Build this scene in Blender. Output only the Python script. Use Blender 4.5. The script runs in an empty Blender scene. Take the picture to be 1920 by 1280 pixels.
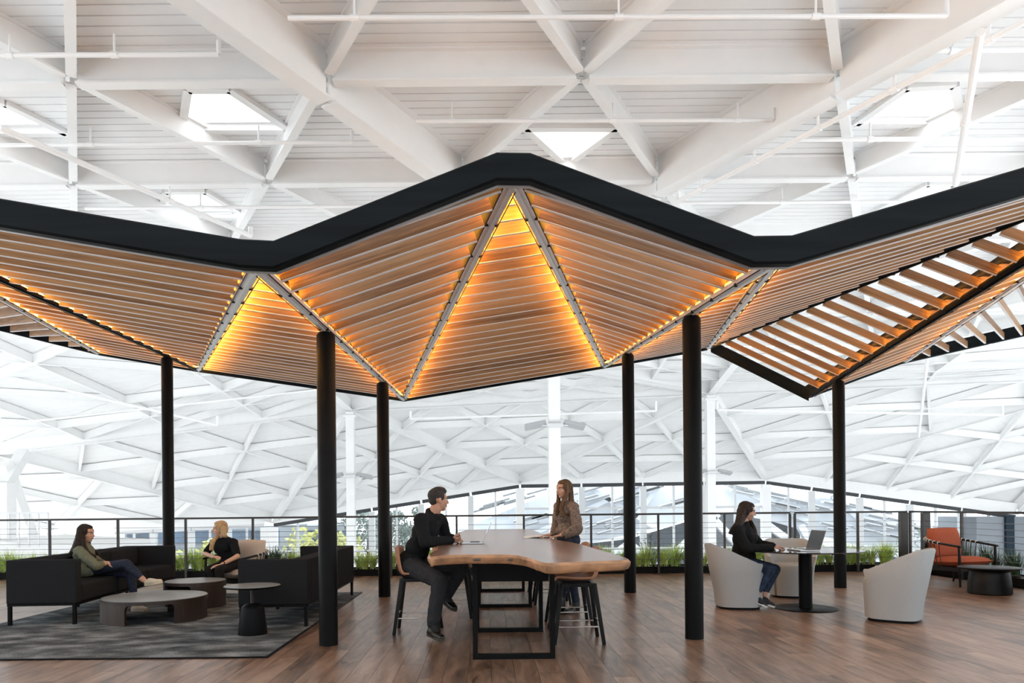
import bpy, bmesh, math, random
from mathutils import Vector as V, Matrix as Mx, Quaternion
random.seed(7)
scn = bpy.context.scene
COL = scn.collection
PI = math.pi

# ---------------------------------------------------------------- camera, world, light, exposure
F_PX, PPX, PPY, ROLL, CAMZ = 1320.0, 912.0, 950.0, 0.0095, 1.30
cd = bpy.data.cameras.new('camera'); cam = bpy.data.objects.new('camera', cd); COL.objects.link(cam)
cd.sensor_fit = 'HORIZONTAL'; cd.sensor_width = 36.0; cd.lens = F_PX / 1920 * 36.0
cd.shift_x = (960 - PPX) / 1920; cd.shift_y = (PPY - 640) / 1920
cd.clip_start = 0.05; cd.clip_end = 600
cam.matrix_world = Mx.Translation((0, 0, CAMZ)) @ Mx.Rotation(PI / 2, 4, 'X') @ Mx.Rotation(-ROLL, 4, 'Z')
scn.camera = cam
wd = bpy.data.worlds.new('overcast_sky'); scn.world = wd; wd.use_nodes = True
bg = wd.node_tree.nodes['Background']; bg.inputs[0].default_value = (0.915, 0.965, 1.0, 1); bg.inputs[1].default_value = 2.8
scn.view_settings.view_transform = 'Standard'; scn.view_settings.look = 'None'
scn.view_settings.gamma = 1.0; scn.view_settings.use_curve_mapping = False
scn.view_settings.exposure = 0.06
sd = bpy.data.lights.new('hazy_sun', 'SUN'); sd.energy = 0.9; sd.angle = math.radians(12); sd.color = (1, 0.97, 0.92)
sun = bpy.data.objects.new('hazy_sun', sd); COL.objects.link(sun); sun.rotation_euler = (math.radians(38), math.radians(-22), 0)

# ---------------------------------------------------------------- pixel helpers (1920x1280 photo frame)
def uv(x, y):
    u = (x - PPX) / F_PX; v = (PPY - y) / F_PX; c, s = math.cos(ROLL), math.sin(ROLL)
    return u * c + v * s, -u * s + v * c
def at(x, y, Y):
    u, v = uv(x, y); return V((u * Y, Y, CAMZ + v * Y))
def fl(x, y, z=0.0):
    u, v = uv(x, y); return at(x, y, (z - CAMZ) / v)
def pix(p):
    u = p[0] / p[1]; v = (p[2] - CAMZ) / p[1]; c, s = math.cos(ROLL), math.sin(ROLL)
    return PPX + F_PX * (u * c - v * s), PPY - F_PX * (u * s + v * c)

# ---------------------------------------------------------------- materials
def newmat(name):
    m = bpy.data.materials.new(name); m.use_nodes = True
    nt = m.node_tree; b = nt.nodes['Principled BSDF']
    return m, nt, b
def inp(b, k, v):
    if k in b.inputs: b.inputs[k].default_value = v
def mat(name, col, rough=0.5, metal=0.0, var=0.0, vscale=20.0, bump=0.0, bscale=200.0, spec=0.5, stretch=(1, 1, 1), coat=0.0):
    m, nt, b = newmat(name)
    c4 = (*col, 1); inp(b, 'Base Color', c4); inp(b, 'Roughness', rough); inp(b, 'Metallic', metal); inp(b, 'Specular IOR Level', spec)
    inp(b, 'Coat Weight', coat)
    if var or bump:
        tc = nt.nodes.new('ShaderNodeTexCoord'); mp = nt.nodes.new('ShaderNodeMapping'); mp.inputs['Scale'].default_value = stretch
        nt.links.new(tc.outputs['Object'], mp.inputs['Vector'])
    if var:
        n = nt.nodes.new('ShaderNodeTexNoise'); n.inputs['Scale'].default_value = vscale; n.inputs['Detail'].default_value = 6
        nt.links.new(mp.outputs[0], n.inputs['Vector'])
        r = nt.nodes.new('ShaderNodeValToRGB'); e = r.color_ramp.elements
        e[0].position = 0.3; e[1].position = 0.7
        e[0].color = (*[max(0, x * (1 - var)) for x in col], 1); e[1].color = (*[min(1, x * (1 + var)) for x in col], 1)
        nt.links.new(n.outputs['Fac'], r.inputs[0]); nt.links.new(r.outputs[0], b.inputs['Base Color'])
    if bump:
        n2 = nt.nodes.new('ShaderNodeTexNoise'); n2.inputs['Scale'].default_value = bscale; n2.inputs['Detail'].default_value = 3
        nt.links.new(mp.outputs[0], n2.inputs['Vector'])
        bp = nt.nodes.new('ShaderNodeBump'); bp.inputs['Strength'].default_value = bump; bp.inputs['Distance'].default_value = 0.01
        nt.links.new(n2.outputs['Fac'], bp.inputs['Height']); nt.links.new(bp.outputs[0], b.inputs['Normal'])
    return m
def wood(name, dark, mid, light, rough=0.45, stretch=(1.2, 14, 14), rnd='object', spread=0.35, spec=0.5, bump=0.12):
    m, nt, b = newmat(name); L = nt.links.new
    inp(b, 'Roughness', rough); inp(b, 'Specular IOR Level', spec)
    tc = nt.nodes.new('ShaderNodeTexCoord'); mp = nt.nodes.new('ShaderNodeMapping'); mp.inputs['Scale'].default_value = stretch
    L(tc.outputs['Object'], mp.inputs['Vector'])
    if rnd == 'object':
        ri = nt.nodes.new('ShaderNodeObjectInfo'); rv = ri.outputs['Random']
    else:
        ri = nt.nodes.new('ShaderNodeNewGeometry'); rv = ri.outputs['Random Per Island']
    mu = nt.nodes.new('ShaderNodeMath'); mu.operation = 'MULTIPLY'; mu.inputs[1].default_value = 37.0; L(rv, mu.inputs[0])
    cb = nt.nodes.new('ShaderNodeCombineXYZ'); L(mu.outputs[0], cb.inputs[0]); L(mu.outputs[0], cb.inputs[2]); L(mu.outputs[0], cb.inputs[1])
    L(cb.outputs[0], mp.inputs['Location'])
    n = nt.nodes.new('ShaderNodeTexNoise'); n.inputs['Scale'].default_value = 2.2; n.inputs['Detail'].default_value = 8; n.inputs['Roughness'].default_value = 0.62; n.inputs['Distortion'].default_value = 0.6
    L(mp.outputs[0], n.inputs['Vector'])
    ad = nt.nodes.new('ShaderNodeMath'); ad.operation = 'MULTIPLY_ADD'; ad.inputs[1].default_value = spread; L(rv, ad.inputs[0])
    sb = nt.nodes.new('ShaderNodeMath'); sb.operation = 'SUBTRACT'; sb.inputs[1].default_value = spread / 2; L(n.outputs['Fac'], sb.inputs[0]); L(sb.outputs[0], ad.inputs[2])
    r = nt.nodes.new('ShaderNodeValToRGB'); e = r.color_ramp.elements
    e[0].position = 0.28; e[1].position = 0.75; e[0].color = (*dark, 1); e[1].color = (*light, 1)
    k = e.new(0.5); k.color = (*mid, 1)
    L(ad.outputs[0], r.inputs[0]); L(r.outputs[0], b.inputs['Base Color'])
    bp = nt.nodes.new('ShaderNodeBump'); bp.inputs['Strength'].default_value = bump; bp.inputs['Distance'].default_value = 0.004
    L(n.outputs['Fac'], bp.inputs['Height']); L(bp.outputs[0], b.inputs['Normal'])
    return m
def emit(name, col, s):
    m, nt, b = newmat(name); inp(b, 'Base Color', (0, 0, 0, 1)); inp(b, 'Emission Color', (*col, 1)); inp(b, 'Emission Strength', s); return m
def glass(name, tint=(1, 1, 1), refl=0.06):
    m, nt, b = newmat(name); nt.nodes.remove(b); out = nt.nodes['Material Output']
    t = nt.nodes.new('ShaderNodeBsdfTransparent'); t.inputs[0].default_value = (*tint, 1)
    g = nt.nodes.new('ShaderNodeBsdfGlossy'); g.inputs['Roughness'].default_value = 0.02
    x = nt.nodes.new('ShaderNodeMixShader'); x.inputs[0].default_value = refl
    nt.links.new(t.outputs[0], x.inputs[1]); nt.links.new(g.outputs[0], x.inputs[2]); nt.links.new(x.outputs[0], out.inputs[0]); return m

MT = dict(
    white=mat('white_paint', (0.86, 0.86, 0.855), 0.5, var=0.015, vscale=3),
    deck=mat('white_deck_paint', (0.84, 0.84, 0.84), 0.42, var=0.02, vscale=2),
    pipe=mat('white_pipe', (0.88, 0.88, 0.88), 0.35),
    black=mat('black_powder_coat', (0.0055, 0.0058, 0.0062), 0.42, var=0.15, vscale=8, spec=0.08),
    fascia=mat('fascia_black_steel', (0.0065, 0.0085, 0.0098), 0.5, var=0.35, vscale=2.5, stretch=(.4, .4, 6), spec=0.08),
    steel=mat('satin_steel', (0.76, 0.76, 0.77), 0.3, 0.2, var=0.06, vscale=30),
    chrome=mat('polished_steel', (0.75, 0.73, 0.70), 0.18, 1.0),
    paleedge=mat('pale_slat_edge', (0.84, 0.83, 0.83), 0.35, 0.0, var=0.03),
    slat=wood('walnut_slat', (0.19, 0.090, 0.034), (0.34, 0.177, 0.075), (0.47, 0.265, 0.122), 0.42, (0.9, 9, 26)),
    led=emit('warm_led', (1.0, 0.45, 0.06), 95.0),
    glass=glass('window_glass', (0.95, 0.98, 1.0), 0.05),
    skyglass=glass('skylight_glass', (1, 1, 1), 0.03),
    mull=mat('light_mullion', (0.66, 0.67, 0.68), 0.4),
    darkhead=mat('dark_blind_head', (0.035, 0.038, 0.042), 0.5),
    charcoal=mat('charcoal_weave', (0.020, 0.021, 0.0225), 0.95, var=0.45, vscale=260, bump=0.5, bscale=420, spec=0.05),
    greyfelt=mat('pale_grey_felt', (0.365, 0.38, 0.385), 0.95, var=0.10, vscale=300, bump=0.25, bscale=500, spec=0.1),
    rust=mat('rust_weave', (0.34, 0.085, 0.042), 0.9, var=0.22, vscale=160, bump=0.4, bscale=300, spec=0.15, stretch=(1, 1, 2.5)),
    beige=mat('beige_linen', (0.50, 0.44, 0.38), 0.95, var=0.12, vscale=180, bump=0.3, bscale=300, spec=0.1),
    leather=mat('tan_leather', (0.36, 0.155, 0.075), 0.42, var=0.12, vscale=14, bump=0.08, bscale=300),
    blackwood=mat('black_stained_wood', (0.008, 0.008, 0.0085), 0.38, var=0.25, vscale=6, stretch=(3, 3, .5), spec=0.15),
    rope=mat('rope', (0.60, 0.58, 0.54), 0.9, var=0.2, vscale=120),
    blackrope=mat('black_rope', (0.018, 0.018, 0.018), 0.85),
    greytop=mat('grey_ceramic_top', (0.22, 0.235, 0.235), 0.38, var=0.10, vscale=5),
    smokedoak=wood('smoked_oak', (0.012, 0.0065, 0.004), (0.022, 0.012, 0.008), (0.036, 0.021, 0.0145), 0.5, (14, 14, 1.0)),
    glossblack=mat('glossy_black_top', (0.010, 0.010, 0.012), 0.07, coat=0.5),
    soil=mat('dark_soil', (0.02, 0.017, 0.014), 0.95, var=0.4, vscale=40),
    silver=mat('laptop_silver', (0.55, 0.56, 0.57), 0.3, 0.8),
    keyb=mat('laptop_keys', (0.02, 0.02, 0.022), 0.5),
    screen=mat('laptop_screen', (0.015, 0.016, 0.02), 0.08),
    paper=mat('paper', (0.86, 0.85, 0.80), 0.8),
)

# ---------------------------------------------------------------- mesh builder
def basis(d, up=V((0, 0, 1))):
    d = V(d).normalized(); u = V(up)
    if abs(d.dot(u.normalized())) > 0.999: u = V((0, 1, 0)) if abs(d.y) < 0.9 else V((1, 0, 0))
    s = d.cross(u).normalized(); u = s.cross(d).normalized()
    return d, s, u
class MB:
    def __init__(self): self.v = []; self.f = []; self.mi = []
    def add(self, vs, fs, mi=0):
        o = len(self.v); self.v += [tuple(p) for p in vs]; self.f += [tuple(i + o for i in f) for f in fs]; self.mi += [mi] * len(fs); return self
    def hexa(self, p, mi=0, mis=None):   # 8 points: bottom 4 ccw, top 4 ccw
        fs = [(3, 2, 1, 0), (4, 5, 6, 7), (0, 1, 5, 4), (1, 2, 6, 5), (2, 3, 7, 6), (3, 0, 4, 7)]
        o = len(self.v); self.v += [tuple(q) for q in p]; self.f += [tuple(i + o for i in f) for f in fs]; self.mi += (mis or [mi] * 6); return self
    def box(self, c, s, rz=0.0, mi=0, taper=1.0):
        x, y, z = s[0] / 2, s[1] / 2, s[2] / 2; R = Mx.Rotation(rz, 3, 'Z'); c = V(c)
        P = [(-x, -y, -z), (x, -y, -z), (x, y, -z), (-x, y, -z)]; Q = [(a * taper, b * taper, -d) for a, b, d in P]
        return self.hexa([c + R @ V(p) for p in P + Q], mi)
    def bar(self, a, b, w, h, up=(0, 0, 1), mi=0, off=0.0, mis=None, w2=None, h2=None):
        a, b = V(a), V(b); d, s, u = basis(b - a, up); w2 = w2 or w; h2 = h2 or h
        P = []
        for q in ((-1, -1), (1, -1)):
            P.append(None)
        A = [a + s * (i * w / 2) + u * (j * h / 2 + off) for i, j in ((-1, -1), (1, -1), (1, 1), (-1, 1))]
        B = [b + s * (i * w2 / 2) + u * (j * h2 / 2 + off) for i, j in ((-1, -1), (1, -1), (1, 1), (-1, 1))]
        # bottom: A0 A1 B1 B0 ; top: A3 A2 B2 B3
        return self.hexa([A[0], B[0], B[1], A[1], A[3], B[3], B[2], A[2]], mi, mis)
    def ibeam(self, a, b, w, h, tw=0.03, tf=0.03):
        # soffit line a-b; web rises h
        a, b = V(a), V(b); z = V((0, 0, 1))
        self.bar(a + z * (tf / 2), b + z * (tf / 2), w, tf)
        self.bar(a + z * (h / 2), b + z * (h / 2), tw, h - tf)
        self.bar(a + z * (h - tf / 2), b + z * (h - tf / 2), w, tf); return self
    def tube(self, pts, r, n=8, mi=0, caps=True, closed=False, sq=None):
        pts = [V(p) for p in pts]; N = len(pts); rs = r if isinstance(r, (list, tuple)) else [r] * N
        o = len(self.v); pu = None
        for i, p in enumerate(pts):
            if closed: d = pts[(i + 1) % N] - pts[i - 1]
            else: d = pts[min(i + 1, N - 1)] - pts[max(i - 1, 0)]
            d = d.normalized()
            if pu is None: _, s, u = basis(d)
            else:
                s = d.cross(pu).normalized(); u = s.cross(d).normalized()
            pu = u
            for k in range(n):
                t = 2 * PI * (k + .5) / n
                self.v.append(tuple(p + (s * math.cos(t) + u * math.sin(t) * (sq or 1)) * rs[i]))
        M = N if closed else N - 1
        for i in range(M):
            for k in range(n):
                a = o + i * n + k; b = o + i * n + (k + 1) % n; c = o + ((i + 1) % N) * n + (k + 1) % n; d = o + ((i + 1) % N) * n + k
                self.f.append((a, b, c, d)); self.mi.append(mi)
        if caps and not closed:
            self.f.append(tuple(o + k for k in reversed(range(n)))); self.mi.append(mi)
            self.f.append(tuple(o + (N - 1) * n + k for k in range(n))); self.mi.append(mi)
        return self
    def lathe(self, prof, n=32, c=(0, 0, 0), mi=0, sx=1.0, sy=1.0):
        o = len(self.v); m = len(prof)
        for r, z in prof:
            for k in range(n):
                t = 2 * PI * k / n; self.v.append((c[0] + r * sx * math.cos(t), c[1] + r * sy * math.sin(t), c[2] + z))
        for i in range(m - 1):
            for k in range(n):
                self.f.append((o + i * n + k, o + i * n + (k + 1) % n, o + (i + 1) * n + (k + 1) % n, o + (i + 1) * n + k)); self.mi.append(mi)
        self.f.append(tuple(o + k for k in reversed(range(n)))); self.mi.append(mi)
        self.f.append(tuple(o + (m - 1) * n + k for k in range(n))); self.mi.append(mi)
        return self
    def prism(self, poly, z0, z1, mi=0):
        n = len(poly); o = len(self.v)
        for z in (z0, z1):
            for p in poly: self.v.append((p[0], p[1], z))
        self.f.append(tuple(o + k for k in reversed(range(n)))); self.f.append(tuple(o + n + k for k in range(n)))
        for k in range(n): self.f.append((o + k, o + (k + 1) % n, o + n + (k + 1) % n, o + n + k))
        self.mi += [mi] * (n + 2); return self
    def loft(self, rings, mi=0, caps=True, closed=True):
        n = len(rings[0]); o = len(self.v)
        for R in rings: self.v += [tuple(p) for p in R]
        for i in range(len(rings) - 1):
            for k in range(n if closed else n - 1):
                self.f.append((o + i * n + k, o + i * n + (k + 1) % n, o + (i + 1) * n + (k + 1) % n, o + (i + 1) * n + k)); self.mi.append(mi)
        if caps:
            self.f.append(tuple(o + k for k in reversed(range(n)))); self.f.append(tuple(o + (len(rings) - 1) * n + k for k in range(n))); self.mi += [mi] * 2
        return self
    def ell(self, c, r, R=None, n=14, m=9, mi=0):
        o = len(self.v); c = V(c); R = R or Mx.Identity(3)
        self.v.append(tuple(c + R @ V((0, 0, -r[2]))))
        for i in range(1, m):
            t = -PI / 2 + PI * i / m
            for k in range(n):
                a = 2 * PI * k / n
                self.v.append(tuple(c + R @ V((r[0] * math.cos(t) * math.cos(a), r[1] * math.cos(t) * math.sin(a), r[2] * math.sin(t)))))
        self.v.append(tuple(c + R @ V((0, 0, r[2])))); top = len(self.v) - 1
        for k in range(n): self.f.append((o, o + 1 + (k + 1) % n, o + 1 + k)); self.mi.append(mi)
        for i in range(m - 2):
            for k in range(n):
                a = o + 1 + i * n + k; b = o + 1 + i * n + (k + 1) % n; self.f.append((a, b, b + n, a + n)); self.mi.append(mi)
        q = o + 1 + (m - 2) * n
        for k in range(n): self.f.append((q + k, q + (k + 1) % n, top)); self.mi.append(mi)
        return self
    def cap(self, a, b, ra, rb=None, n=12, flat=1.0, up=(0, 0, 1)):   # tapered capsule
        a, b = V(a), V(b); rb = ra if rb is None else rb
        d, s, u = basis(b - a, up) if (b - a).length > 1e-6 else (V((0, 0, 1)), V((1, 0, 0)), V((0, 1, 0)))
        rings = []
        for t in (-80, -45, 0): 
            q = math.radians(t); rings.append((a + d * ra * math.sin(q), ra * math.cos(q)))
        for t in (0, 45, 80):
            q = math.radians(t); rings.append((b + d * rb * math.sin(q), rb * math.cos(q)))
        return self.loft([[c + (s * math.cos(2 * PI * k / n) + u * math.sin(2 * PI * k / n) * flat) * r for k in range(n)] for c, r in rings])
    def mesh(self, name, mats, bevel=0.0, seg=2, smooth=False, sharp=35, weld=False):
        me = bpy.data.meshes.new(name); me.from_pydata(self.v, [], self.f); me.update()
        mats = mats if isinstance(mats, (list, tuple)) else [mats]
        for m in mats: me.materials.append(MT[m] if isinstance(m, str) else m)
        if len(mats) > 1: me.polygons.foreach_set('material_index', self.mi)
        bm = bmesh.new(); bm.from_mesh(me)
        if weld: bmesh.ops.remove_doubles(bm, verts=bm.verts, dist=1e-5)
        if bevel: 
            ed = [e for e in bm.edges if e.is_manifold and e.calc_face_angle(0) > math.radians(28)]
            bmesh.ops.bevel(bm, geom=ed, offset=bevel, segments=seg, affect='EDGES', profile=0.6, clamp_overlap=True)
        bmesh.ops.recalc_face_normals(bm, faces=bm.faces); bm.to_mesh(me); bm.free()
        if smooth:
            me.polygons.foreach_set('use_smooth', [True] * len(me.polygons))
            me.set_sharp_from_angle(angle=math.radians(sharp))
        return me
    def build(self, name, mats, parent=None, bevel=0.0, seg=2, smooth=False, sharp=35, weld=False):
        return link(name, self.mesh(name, mats, bevel, seg, smooth, sharp, weld), parent)
def link(name, data, parent=None, loc=None, rz=None):
    o = bpy.data.objects.new(name, data); COL.objects.link(o)
    if parent is not None: o.parent = parent
    if loc is not None: o.location = loc
    if rz is not None: o.rotation_euler = (0, 0, rz)
    return o
def tag(o, label=None, cat=None, group=None, kind=None):
    if label: o['label'] = label
    if cat: o['category'] = cat
    if group: o['group'] = group
    if kind: o['kind'] = kind
    return o
def thing(name, label, cat, loc=(0, 0, 0), rz=0.0, group=None):
    o = link(name, None, None, loc, rz); o.empty_display_size = 0.1; return tag(o, label, cat, group)
def struct(name, loc=(0, 0, 0)):
    o = link(name, None, None, loc); o['kind'] = 'structure'; return o
def copy_tree(o, parent=None):
    c = o.copy(); COL.objects.link(c); c.parent = parent
    for ch in list(o.children): copy_tree(ch, c)
    return c
def lerp(a, b, t): return V(a) * (1 - t) + V(b) * t
def smoothpath(pts, n=8):
    pts = [V(p) for p in pts]; out = []
    for i in range(len(pts) - 1):
        p0 = pts[max(i - 1, 0)]; p1 = pts[i]; p2 = pts[i + 1]; p3 = pts[min(i + 2, len(pts) - 1)]
        for k in range(n):
            t = k / n; out.append(0.5 * ((2 * p1) + (p2 - p0) * t + (2 * p0 - 5 * p1 + 4 * p2 - p3) * t * t + (3 * p1 - p0 - 3 * p2 + p3) * t ** 3))
    out.append(pts[-1]); return out
# ================================================================= FLOOR
MT['plank'] = wood('walnut_plank', (0.062, 0.034, 0.022), (0.210, 0.120, 0.076), (0.345, 0.220, 0.150), 0.36, (5.0, 0.8, 1), 'object', 0.20, bump=0.015)
MT['plank_far'] = wood('walnut_plank_rest', (0.062, 0.034, 0.022), (0.210, 0.120, 0.076), (0.345, 0.220, 0.150), 0.36, (5.0, 0.8, 1), 'island', 0.20, bump=0.015)
for k_ in ('plank', 'plank_far'):
    b_ = MT[k_].node_tree.nodes['Principled BSDF']; inp(b_, 'Coat Weight', 0.2); inp(b_, 'Coat Roughness', 0.22)
FX0, FX1, FY0, FY1 = -12.0, 8.05, -3.0, 13.45
floor = struct('floor')
MB().box(((FX0 + FX1) / 2, (FY0 + FY1) / 2, -0.16), (FX1 - FX0, FY1 - FY0, 0.3)).build('subfloor', mat('dark_subfloor', (0.03, 0.02, 0.015), 0.8), floor)
PWID, PLEN, GAP = 0.185, 1.25, 0.0012
def plank_mesh(L):
    m = MB(); w = PWID - GAP; m.hexa([(-w / 2, -L / 2, -0.012), (w / 2, -L / 2, -0.012), (w / 2, L / 2, -0.012), (-w / 2, L / 2, -0.012),
        (-w / 2 + .0005, -L / 2 + .0005, 0), (w / 2 - .0005, -L / 2 + .0005, 0), (w / 2 - .0005, L / 2 - .0005, 0), (-w / 2 + .0005, L / 2 - .0005, 0)]); return m
planks = []
x = FX0 + PWID / 2; i = 0
while x < FX1 - 0.05:
    y = FY0 - (i * 0.47 % PLEN)
    while y < FY1 - 0.01:
        a, b = max(y, FY0), min(y + PLEN, FY1)
        if b - a > 0.05: planks.append((x, a, b))
        y += PLEN
    x += PWID; i += 1
def pvis(p):
    Y = p[2]
    if Y < 4.95: return None
    q = pix((p[0], max((p[1] + p[2]) / 2, 4.95), 0))
    return (p[1] + p[2]) / 2 if -30 < q[0] < 1950 else None
vis = sorted([(pvis(p), p) for p in planks if pvis(p) is not None])
near = set(p for _, p in vis[:300])
pm = plank_mesh(PLEN - GAP).mesh('plank', 'plank'); rest = MB()
for p in planks:
    x, a, b = p; L = b - a
    if p in near:
        me = pm if abs(L - PLEN) < 1e-6 else plank_mesh(L - GAP).mesh('plank', 'plank')
        link('plank', me, floor, (x, (a + b) / 2, random.uniform(-0.0006, 0.0)))
    else:
        m = plank_mesh(L - GAP); dz = random.uniform(-0.0006, 0)
        rest.add([(v[0] + x, v[1] + (a + b) / 2, v[2] + dz) for v in m.v], m.f)
tag(rest.build('plank_field', 'plank_far', floor), kind='stuff')

# ================================================================= ROOF
ZS = 8.8                                   # soffit of the flat roof beams
SIDE, ROWH = 4.52, 3.91
RX0, RY0 = -2.75, 12.45                    # one node of the triangular grid
ceil = struct('ceiling')
U = [V((-34, 20, ZS)), V((-9.5, 33, ZS)), V((2, 36, ZS)), V((13, 36, ZS)), V((36, 36, ZS))]
T0, T1, T3, T4 = at(-10, 850, 40), at(658, 768, 40), at(1332, 737, 40), at(2150, 703, 40)
YF = 52.0
F0, F1, F2, F3, F4 = at(-120, 1010, 48), at(512, 978, YF), at(975, 905, YF), at(1435, 898, YF), at(1905, 962, 47)
FLATY = [(-34, 20), (-9.5, 33), (2, 36), (13, 36), (36, 36)]
def flat_limit(x):
    for (a, ya), (b, yb) in zip(FLATY, FLATY[1:]):
        if a <= x <= b: return ya + (yb - ya) * (x - a) / (b - a)
    return 20 if x < -34 else 36
# skylights traced on the deck, as polygons on the deck plane
ZD = ZS + 0.58
def onz(x, y, z): return fl(x, y, z)
SKY = [[(352, 163), (430, 163), (545, 240), (340, 240)], [(-60, 180), (10, 190), (125, 246), (-60, 246)], [(985, 236), (1158, 236), (1062, 306)],
       [(1790, 155), (1805, 228), (1605, 228), (1700, 160)], [(310, 356), (385, 356), (465, 404), (300, 404)], [(1740, 342), (1790, 342), (1775, 372), (1640, 392)],
       [(1010, 440), (1120, 440), (1065, 500)]]
skyp = [[onz(x, y, ZD) for x, y in s] for s in SKY]
def hole_iv(poly, y):
    xs = []
    for a, b in zip(poly, poly[1:] + poly[:1]):
        if (a.y - y) * (b.y - y) < 0: xs.append(a.x + (b.x - a.x) * (y - a.y) / (b.y - a.y))
    return (min(xs), max(xs)) if len(xs) >= 2 else None
deck = MB(); PIT = 0.25; y = -8.0
while y < 36.0:
    y0, y1 = y + 0.017, y + PIT - 0.017; ym = (y0 + y1) / 2
    # span in x where the flat roof lasts
    xa, xb = -36.0, 37.0
    if ym > 20:
        while xa < 37 and flat_limit(xa) < ym: xa += 0.4
    if xa < xb:
        segs = [(xa, xb)]
        for poly in skyp:
            iv = hole_iv(poly, ym)
            if iv:
                ns = []
                for s in segs:
                    if iv[1] <= s[0] or iv[0] >= s[1]: ns.append(s)
                    else:
                        if iv[0] > s[0]: ns.append((s[0], iv[0]))
                        if iv[1] < s[1]: ns.append((iv[1], s[1]))
                segs = ns
        for s in segs:
            dk_ = MB() if 6.0 < ym < 22.0 else deck
            dk_.hexa([(s[0], y0, ZD), (s[1], y0, ZD), (s[1], y1, ZD), (s[0], y1, ZD), (s[0], y0 - .012, ZD + .05), (s[1], y0 - .012, ZD + .05), (s[1], y1 + .012, ZD + .05), (s[0], y1 + .012, ZD + .05)])
            if dk_ is not deck: dk_.build('deck_panel', 'deck', ceil)
    y += PIT
tag(deck.build('deck_panels_far', 'deck', ceil), kind='stuff')
# upper skin closes the grooves, open at the skylights
skin = MB(); y = -8.0
while y < 36.0:
    xa = -36.0; ym = y + .2
    if ym > 20:
        while xa < 37 and flat_limit(xa) < ym: xa += 0.4
    segs = [(xa, 37.0)]
    for poly in skyp:
        iv = hole_iv(poly, ym)
        if iv:
            ns = []
            for s in segs:
                if iv[1] <= s[0] or iv[0] >= s[1]: ns.append(s)
                else: ns += [(s[0], iv[0]), (iv[1], s[1])]
            segs = [s for s in ns if s[1] > s[0]]
    for s in segs: skin.add([(s[0], y, ZD + .052), (s[1], y, ZD + .052), (s[1], y + .4, ZD + .052), (s[0], y + .4, ZD + .052)], [(0, 1, 2, 3)])
    y += 0.4
tag(skin.build('roof_skin', 'deck', ceil), kind='stuff')
for k, poly in enumerate(skyp):
    fr = MB(); n = len(poly); cz = sum((p for p in poly), V()) / n
    for a, b in zip(poly, poly[1:] + poly[:1]):
        fr.bar(a + V((0, 0, .12)), b + V((0, 0, .12)), 0.16, 0.42)
    f = fr.build('skylight_frame', 'white', ceil)
    MB().prism([(p.x, p.y) for p in poly], ZD + .30, ZD + .32).build('skylight_pane', 'skyglass', f)

MT['backwall'] = mat('pale_painted_wall', (0.74, 0.74, 0.74), 0.7, var=.05, vscale=1)
w_ = MB().box((0, -13, 0), (76, .3, 18.8)).build('added_wall_behind_camera', 'backwall'); w_['kind'] = 'structure'  # unseen wall, added to cut the light falling from behind the camera
# beams ------------------------------------------------------------
def beam(a, b, w=0.20, h=0.58, name='beam', par=ceil):
    return MB().ibeam(a, b, w, h, 0.05, 0.035).build(name, 'white', par)
def node(i, j):        # i along the row, j row index (row 0 at RY0)
    return V((RX0 + SIDE * i + SIDE * 0.5 * j, RY0 + ROWH * j, ZS))
def on_flat(p): return p.y < flat_limit(p.x) - 0.3 and p.y > 2 and -31 < p.x < 33
girder_edges = set()
for j in range(-3, 2): girder_edges.add(((0, j), (0, j + 1)))              # left leg of the V, going right with depth
for j in range(-3, 2): girder_edges.add(((2 - (j + 0), j), (2 - (j + 1), j + 1)))  # right leg of the V
for j in range(2, 6): girder_edges.add(((0, j), (0, j + 1)))
for j in range(2, 6): girder_edges.add(((2 - j, j), (1 - j, j + 1)))
for j in range(-2, 7):
    for i in range(-9, 9):
        p = node(i, j)
        for di, dj in ((1, 0), (0, 1), (-1, 1)):
            e = ((i, j), (i + di, j + dj)); q = node(i + di, j + dj)
            if not (on_flat(p) and on_flat(q)): continue
            g = e in girder_edges
            a, b = p, q
            if g:
                dd = (b - a).normalized() * 0.05; zz = V((0, 0, .34 + .004 * (j % 3) + (.006 if di else 0)))
                beam(a + dd - zz, b - dd - zz, 0.36, 0.95, 'girder')
            else:
                d = (b - a).normalized() * 0.12; drop = {1: 0, 0: 0}[abs(di) if dj == 0 else 0]
                if dj == 0: beam(a + d, b - d, 0.22, 0.58)
                else: beam(a + d + V((0, 0, .10)), b - d + V((0, 0, .10)), 0.17, 0.48)

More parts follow.
